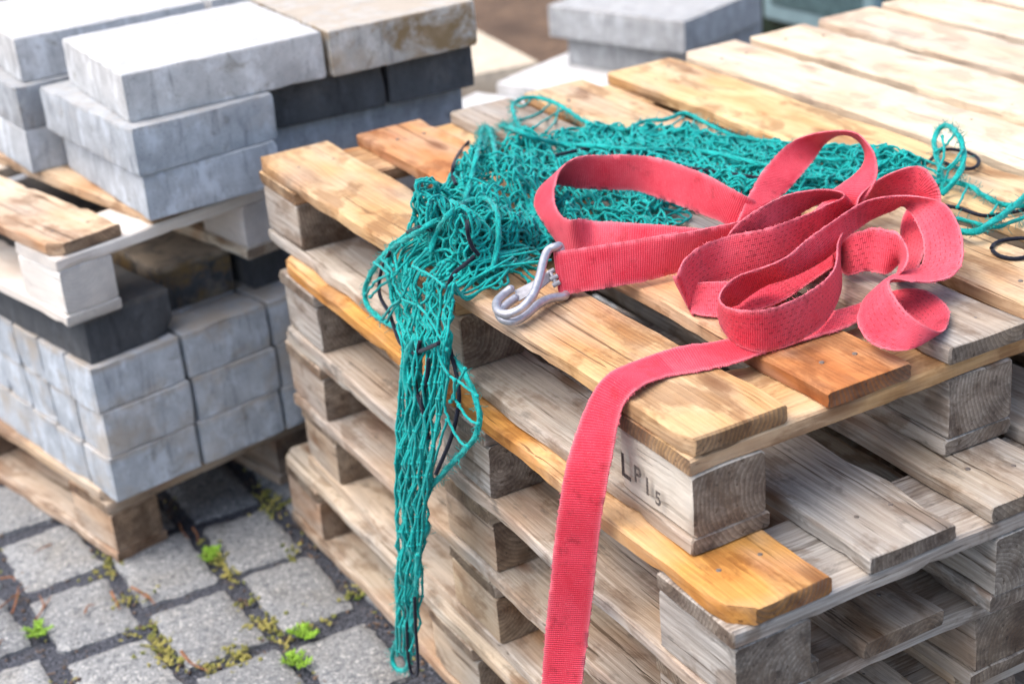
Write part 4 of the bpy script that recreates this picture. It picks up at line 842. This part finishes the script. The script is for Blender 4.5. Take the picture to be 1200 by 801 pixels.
# ------------------------------------------------------------------ paving and ground
def build_ground():
    rng=np.random.default_rng(8)
    g=mesh_obj('ground',[(-40,-40,0),(40,-40,0),(40,60,0),(-40,60,0)],[(0,1,2,3)],M_GRND,smooth=False); tag(g,kind='structure')
    V=[];F=[];T=[];nb=0;RECT=[]
    # column centre, width, row start, row pitch: measured around the left pile
    cx=-.4205-.1635*22; ci=-22; ref={0:1.02,1:.912,2:1.068}
    while cx<4.2:
        w=.134+rng.uniform(-.006,.006)
        y=(1.02 if ci%2==0 else .912)+rng.uniform(-.02,.02)
        if ci==2: y=1.062
        y-=.235*14
        while y<(4.1 if cx<.4 else 2.75):
            b=.190+rng.uniform(-.01,.01)
            n1,n2=10,14
            xx,yy=np.meshgrid(np.linspace(-1,1,n1+1),np.linspace(-1,1,n2+1),indexing='ij')
            # squircle rounding of the corners
            sk=rng.normal()*.025; sk2=rng.normal()*.02
            rx=xx*(w/2)*(1-.020*yy**14+sk*yy); ry=yy*(b/2)*(1-.020*xx**14+sk2*xx)
            edge=np.maximum(np.abs(xx),np.abs(yy))
            zz=.019+rng.uniform(-.003,.003)-.006*np.clip((edge-.78)/.22,0,1)**2+rng.normal(size=xx.shape)*.0011+xx*rng.normal()*.0015+yy*rng.normal()*.0015
            rim=edge>.99
            rx=rx+rng.normal(size=xx.shape)*.0017*rim; ry=ry+rng.normal(size=xx.shape)*.0017*rim
            a=rng.normal()*.02; px=cx+rng.uniform(-.003,.003); py=y+b/2
            P=np.stack([px+rx*math.cos(a)-ry*math.sin(a),py+rx*math.sin(a)+ry*math.cos(a),zz],-1).reshape(-1,3)
            V.append(P); m=n2+1; RECT.append((px,py,w/2,b/2))
            for i in range(n1):
                for j in range(n2): F.append((nb+i*m+j,nb+(i+1)*m+j,nb+(i+1)*m+j+1,nb+i*m+j+1))
            ridx=[i*m for i in range(n1+1)]+[n1*m+j for j in range(1,m)]+[i*m+n2 for i in range(n1-1,-1,-1)]+[j for j in range(n2-1,0,-1)]
            S=P[ridx].copy(); c=P.mean(0); S[:,:2]+=(S[:,:2]-c[:2])*.03; S[:,2]=-.02
            V.append(S); s0=nb+len(P); k=len(ridx)
            for q in range(k): F.append((nb+ridx[q],s0+q,s0+(q+1)%k,nb+ridx[(q+1)%k]))
            tone=rng.uniform(0,1); T+= [tone]*(len(P)+k); nb+=len(P)+k
            y+=.222+rng.uniform(-.006,.012)
        cx+=.1635+rng.uniform(-.003,.003); ci+=1
    V=np.concatenate(V)
    V[:,2]-=.019
    o=mesh_obj('paving',V,F,M_GRAN,smooth=True,sharp=50); tag(o,kind='structure')
    at=o.data.attributes.new('tone','FLOAT','POINT'); at.data.foreach_set('value',T)
    g.location.z=-.012
    # little succulents and moss in the joints: one object
    t=TB(); Vm=[];Fm=[];n=0
    def leaf(c,d,l,wd):
        nonlocal n
        d=np.array(d)/np.linalg.norm(d); s=np.cross(d,[0,0,1.01]); s/=np.linalg.norm(s)+1e-9; u=np.cross(s,d)
        prof=[(0,.3),(.35,1),(.75,.8),(1,.1)]
        for f,w_ in prof:
            p=c+d*l*f
            Vm.extend([p-s*wd*w_,p+u*wd*w_*.6,p+s*wd*w_,p-u*wd*w_*.5])
        for i in range(3):
            for j in range(4): Fm.append((n+i*4+j,n+i*4+(j+1)%4,n+(i+1)*4+(j+1)%4,n+(i+1)*4+j))
        Fm.append((n+12,n+13,n+14,n+15)); n+=16
    def joint(x,y):
        for (px,py,hw,hb) in RECT:
            dx,dy=x-px,y-py
            if abs(dx)<hw+.008 and abs(dy)<hb+.008:
                if hw-abs(dx)<hb-abs(dy): x=px+math.copysign(hw+.014,dx); 
                else: y=py+math.copysign(hb+.016,dy)
                break
        return x,y
    for (x,y) in [joint(*p) for p in LN['moss']]:
        al=rng.random()<.5
        for _ in range(rng.integers(18,44)):
            c=np.array([x,y,0])+np.r_[rng.normal()*((.026 if al else .010)),rng.normal()*((.010 if al else .026)),rng.uniform(-.011,.000)]
            for q in range(rng.integers(5,9)):
                a=rng.uniform(0,6.28); e=rng.uniform(.2,1.3)
                leaf(c,(math.cos(a)*math.cos(e),math.sin(a)*math.cos(e),math.sin(e)),rng.uniform(.003,.0075),rng.uniform(.0012,.0026))
    for _ in range(1400):      # sparse moss elsewhere in the joints
        cxx=-.4205-.0818+.1635*rng.integers(-10,14); yy=rng.uniform(-.6,3.4)
        c=np.array([cxx+rng.normal()*.012,yy,-.004])
        for q in range(4):
            a=rng.uniform(0,6.28); e=rng.uniform(.2,1.3)
            leaf(c,(math.cos(a)*math.cos(e),math.sin(a)*math.cos(e),math.sin(e)),rng.uniform(.003,.007),rng.uniform(.001,.002))
    tag(mesh_obj('moss',Vm,Fm,M_MOSS,sharp=0),'yellow green sedum and moss growing in the joints of the paving','moss',kind='stuff')
    t=TB()
    for _ in range(5000):      # bits of bark and gravel in the joints
        if rng.random()<.5: p=np.array([-.4205-.0818+.1635*rng.integers(-8,8)+rng.normal()*.013, rng.uniform(-.2,2.4), -.008+rng.uniform(0,.004)])
        else: p=np.array([rng.uniform(-1.6,.6), rng.uniform(-.2,2.4), -.009])
        if rng.random()<.6: t.blob(p, rng.uniform(.0015,.0042))
        else:
            a=rng.uniform(0,6.28); l=rng.uniform(.004,.014); t.tube([p,p+np.array([math.cos(a)*l,math.sin(a)*l,.001])],rng.uniform(.0007,.0016),4)
    tag(t.build('litter',M_LITTER),'brown litter and gravel bits in the joints of the paving','litter',kind='stuff')
    labs=['bright green sprig at the foot of the near pallets','bright green tuft beside the left ground pallet','small weed between the setts at the left edge','green weed in the shade between the two piles','green leaves just behind the bright sprig by the near pallets']
    for i,(x,y) in enumerate([joint(*p) for p in LN['weed']]):
        Vm=[];Fm=[];n=0
        for s in range(9):
            a0=rng.uniform(0,6.28); base=np.array([0,0,0.])
            for st in range(4):
                base=base+np.array([math.cos(a0)*.005,math.sin(a0)*.005,.0025])
                for q in range(4):
                    a=a0+rng.normal()*1.1
                    leaf(base,(math.cos(a),math.sin(a),rng.uniform(.1,.8)),rng.uniform(.006,.012),rng.uniform(.0014,.0026))
        tag(mesh_obj('weed',Vm,Fm,M_WEED,None,(x,y,-.004),sharp=0),labs[i],'weed','weeds in the joints')
    for i,(a,b) in enumerate(LN['twigs']):
        a=np.array([*a,.004]);b=np.array([*b,.006]); m=(a+b)/2+rng.normal(size=3)*[.004,.004,.001]
        P=resample(catmull(np.array([a,m,b]),6),.003); c=P.mean(0)*[1,1,0]
        t=TB(); t.tube(P-c,.0017,6,taper=True); t.tube(P-c+np.array([.0022,.001,.0008]),.0012,5,taper=True)
        tag(t.build('pine_needle',M_TWIG,None,loc=tuple(c),sharp=0),'thin dry brown pine needle lying on the paving at lower left','needle','dry needles on the paving')
build_ground()

# marks on the ground pallet block (unreadable smudges) and the readable stamp
bpy.context.view_layer.update()
M_BLK=mat_wood('pale_sided_block',.40,False)  # white mixed in everywhere but the end grain
blk0=[o for o in p1.children if o.name.startswith('block')]
nb_=min(blk0,key=lambda o:(o.matrix_world.translation.x+o.matrix_world.translation.y))
nb_.material_slots[0].link='OBJECT'; nb_.material_slots[0].material=M_BLK
stamp('L',.042,nb_,off(-.0042,.134,-.098),(0,-1,-.02),(0,.05,1))
stamp('P',.030,nb_,off(-.0042,.107,-.094),(0,-1,-.02),(0,.05,1))
stamp('1',.031,nb_,off(-.0042,.088,-.100),(0,-1,-.02),(0,.05,1))
stamp('5',.025,nb_,off(-.0042,.066,-.104),(0,-1,-.02),(0,.05,1))

# ------------------------------------------------------------------ dark bin at the back
def bin_():
    root=empty('plastic_bin',(2.42,3.15,0),R_(4)); tag(root,'dark green bin behind the pale boards with a blue-grey framed panel on its side','bin')
    def rbox(x0,x1,y0,y1,z0,z1,r,taper=0):
        bm=bmesh.new(); bmesh.ops.create_cube(bm,size=1)
        for v in bm.verts:
            f=1-taper*(.5-v.co.z); v.co=Vector(((x0+x1)/2+v.co.x*(x1-x0)*f,(y0+y1)/2+v.co.y*(y1-y0)*f,(z0+z1)/2+v.co.z*(z1-z0)))
        bmesh.ops.bevel(bm,geom=bm.edges[:],offset=r,segments=3,profile=.5,affect='EDGES')
        bm.verts.index_update(); V=[tuple(v.co) for v in bm.verts];F=[[v.index for v in f.verts] for f in bm.faces]; bm.free(); return V,F
    V,F=rbox(0,.75,-.62,.62,0,.52,.03,.06); mesh_obj('body',V,F,M_BIN,root)
    V,F=rbox(-.03,.78,-.66,.66,.525,.575,.018); mesh_obj('lid',V,F,M_BIN,root)
    V,F=rbox(-.016,.03,-.60,-.10,.16,.46,.012); p=mesh_obj('panel',V,F,M_PANEL,root)
    V,F=rbox(-.021,.0,-.555,-.145,.215,.42,.004); mesh_obj('print_area',V,F,M_PANELIN,p)
    for s in (-.55,.55):
        V,F=rbox(.1,.2,s-.03,s+.03,-.0,.03,.01); mesh_obj('foot',V,F,M_BIN,root)
bin_()

# ------------------------------------------------------------------ camera, light, world
Rm=[[0.86665, -0.4924, -0.080375], [-0.271547, -0.330386, -0.90394], [0.418546, 0.805225, -0.420039]]; Cc=[-0.85587, -1.26768, 0.83419]; FPX=1950.24
cam=bpy.data.cameras.new('camera'); co=bpy.data.objects.new('camera',cam); COL.objects.link(co)
r,d,f=(Vector(v) for v in Rm)
Mx=Matrix((r,-d,-f)).transposed().to_4x4(); Mx.translation=Vector((Cc[0],Cc[1],Cc[2]+GZ)); co.matrix_world=Mx
cam.sensor_width=36; cam.lens=FPX/1200*36; cam.clip_start=.05; cam.clip_end=500
cam.dof.use_dof=True; cam.dof.focus_distance=2.0; cam.dof.aperture_fstop=3.7; cam.dof.aperture_blades=8
scn.camera=co

# net, strap and cords were laid out with the deck at z = 0; their roots already carry GZ
EL,AZ=62,-75                # sun elevation, and azimuth: degrees clockwise from +Y
sun=bpy.data.lights.new('sun','SUN'); sun.energy=1.5; sun.angle=R_(75); sun.color=(1,.95,.88)
so=bpy.data.objects.new('sun',sun); COL.objects.link(so)
dirv=Vector((math.sin(R_(AZ))*math.cos(R_(EL)),math.cos(R_(AZ))*math.cos(R_(EL)),math.sin(R_(EL))))
so.rotation_euler=dirv.to_track_quat('Z','Y').to_euler()
w=bpy.data.worlds.new('World'); scn.world=w; w.use_nodes=True
sky=w.node_tree.nodes.new('ShaderNodeTexSky'); sky.sky_type='NISHITA'; sky.sun_disc=False
sky.sun_elevation=R_(EL); sky.sun_rotation=R_(AZ); sky.dust_density=4.0; sky.air_density=1.0; sky.ozone_density=.6
w.node_tree.links.new(sky.outputs[0], w.node_tree.nodes['Background'].inputs[0]); w.node_tree.nodes['Background'].inputs[1].default_value=.15
vs=scn.view_settings; vs.view_transform='Standard'; vs.look='None'; vs.gamma=1; vs.exposure=1.02
scn.cycles.max_bounces=6; scn.cycles.diffuse_bounces=4; scn.cycles.use_denoising=True
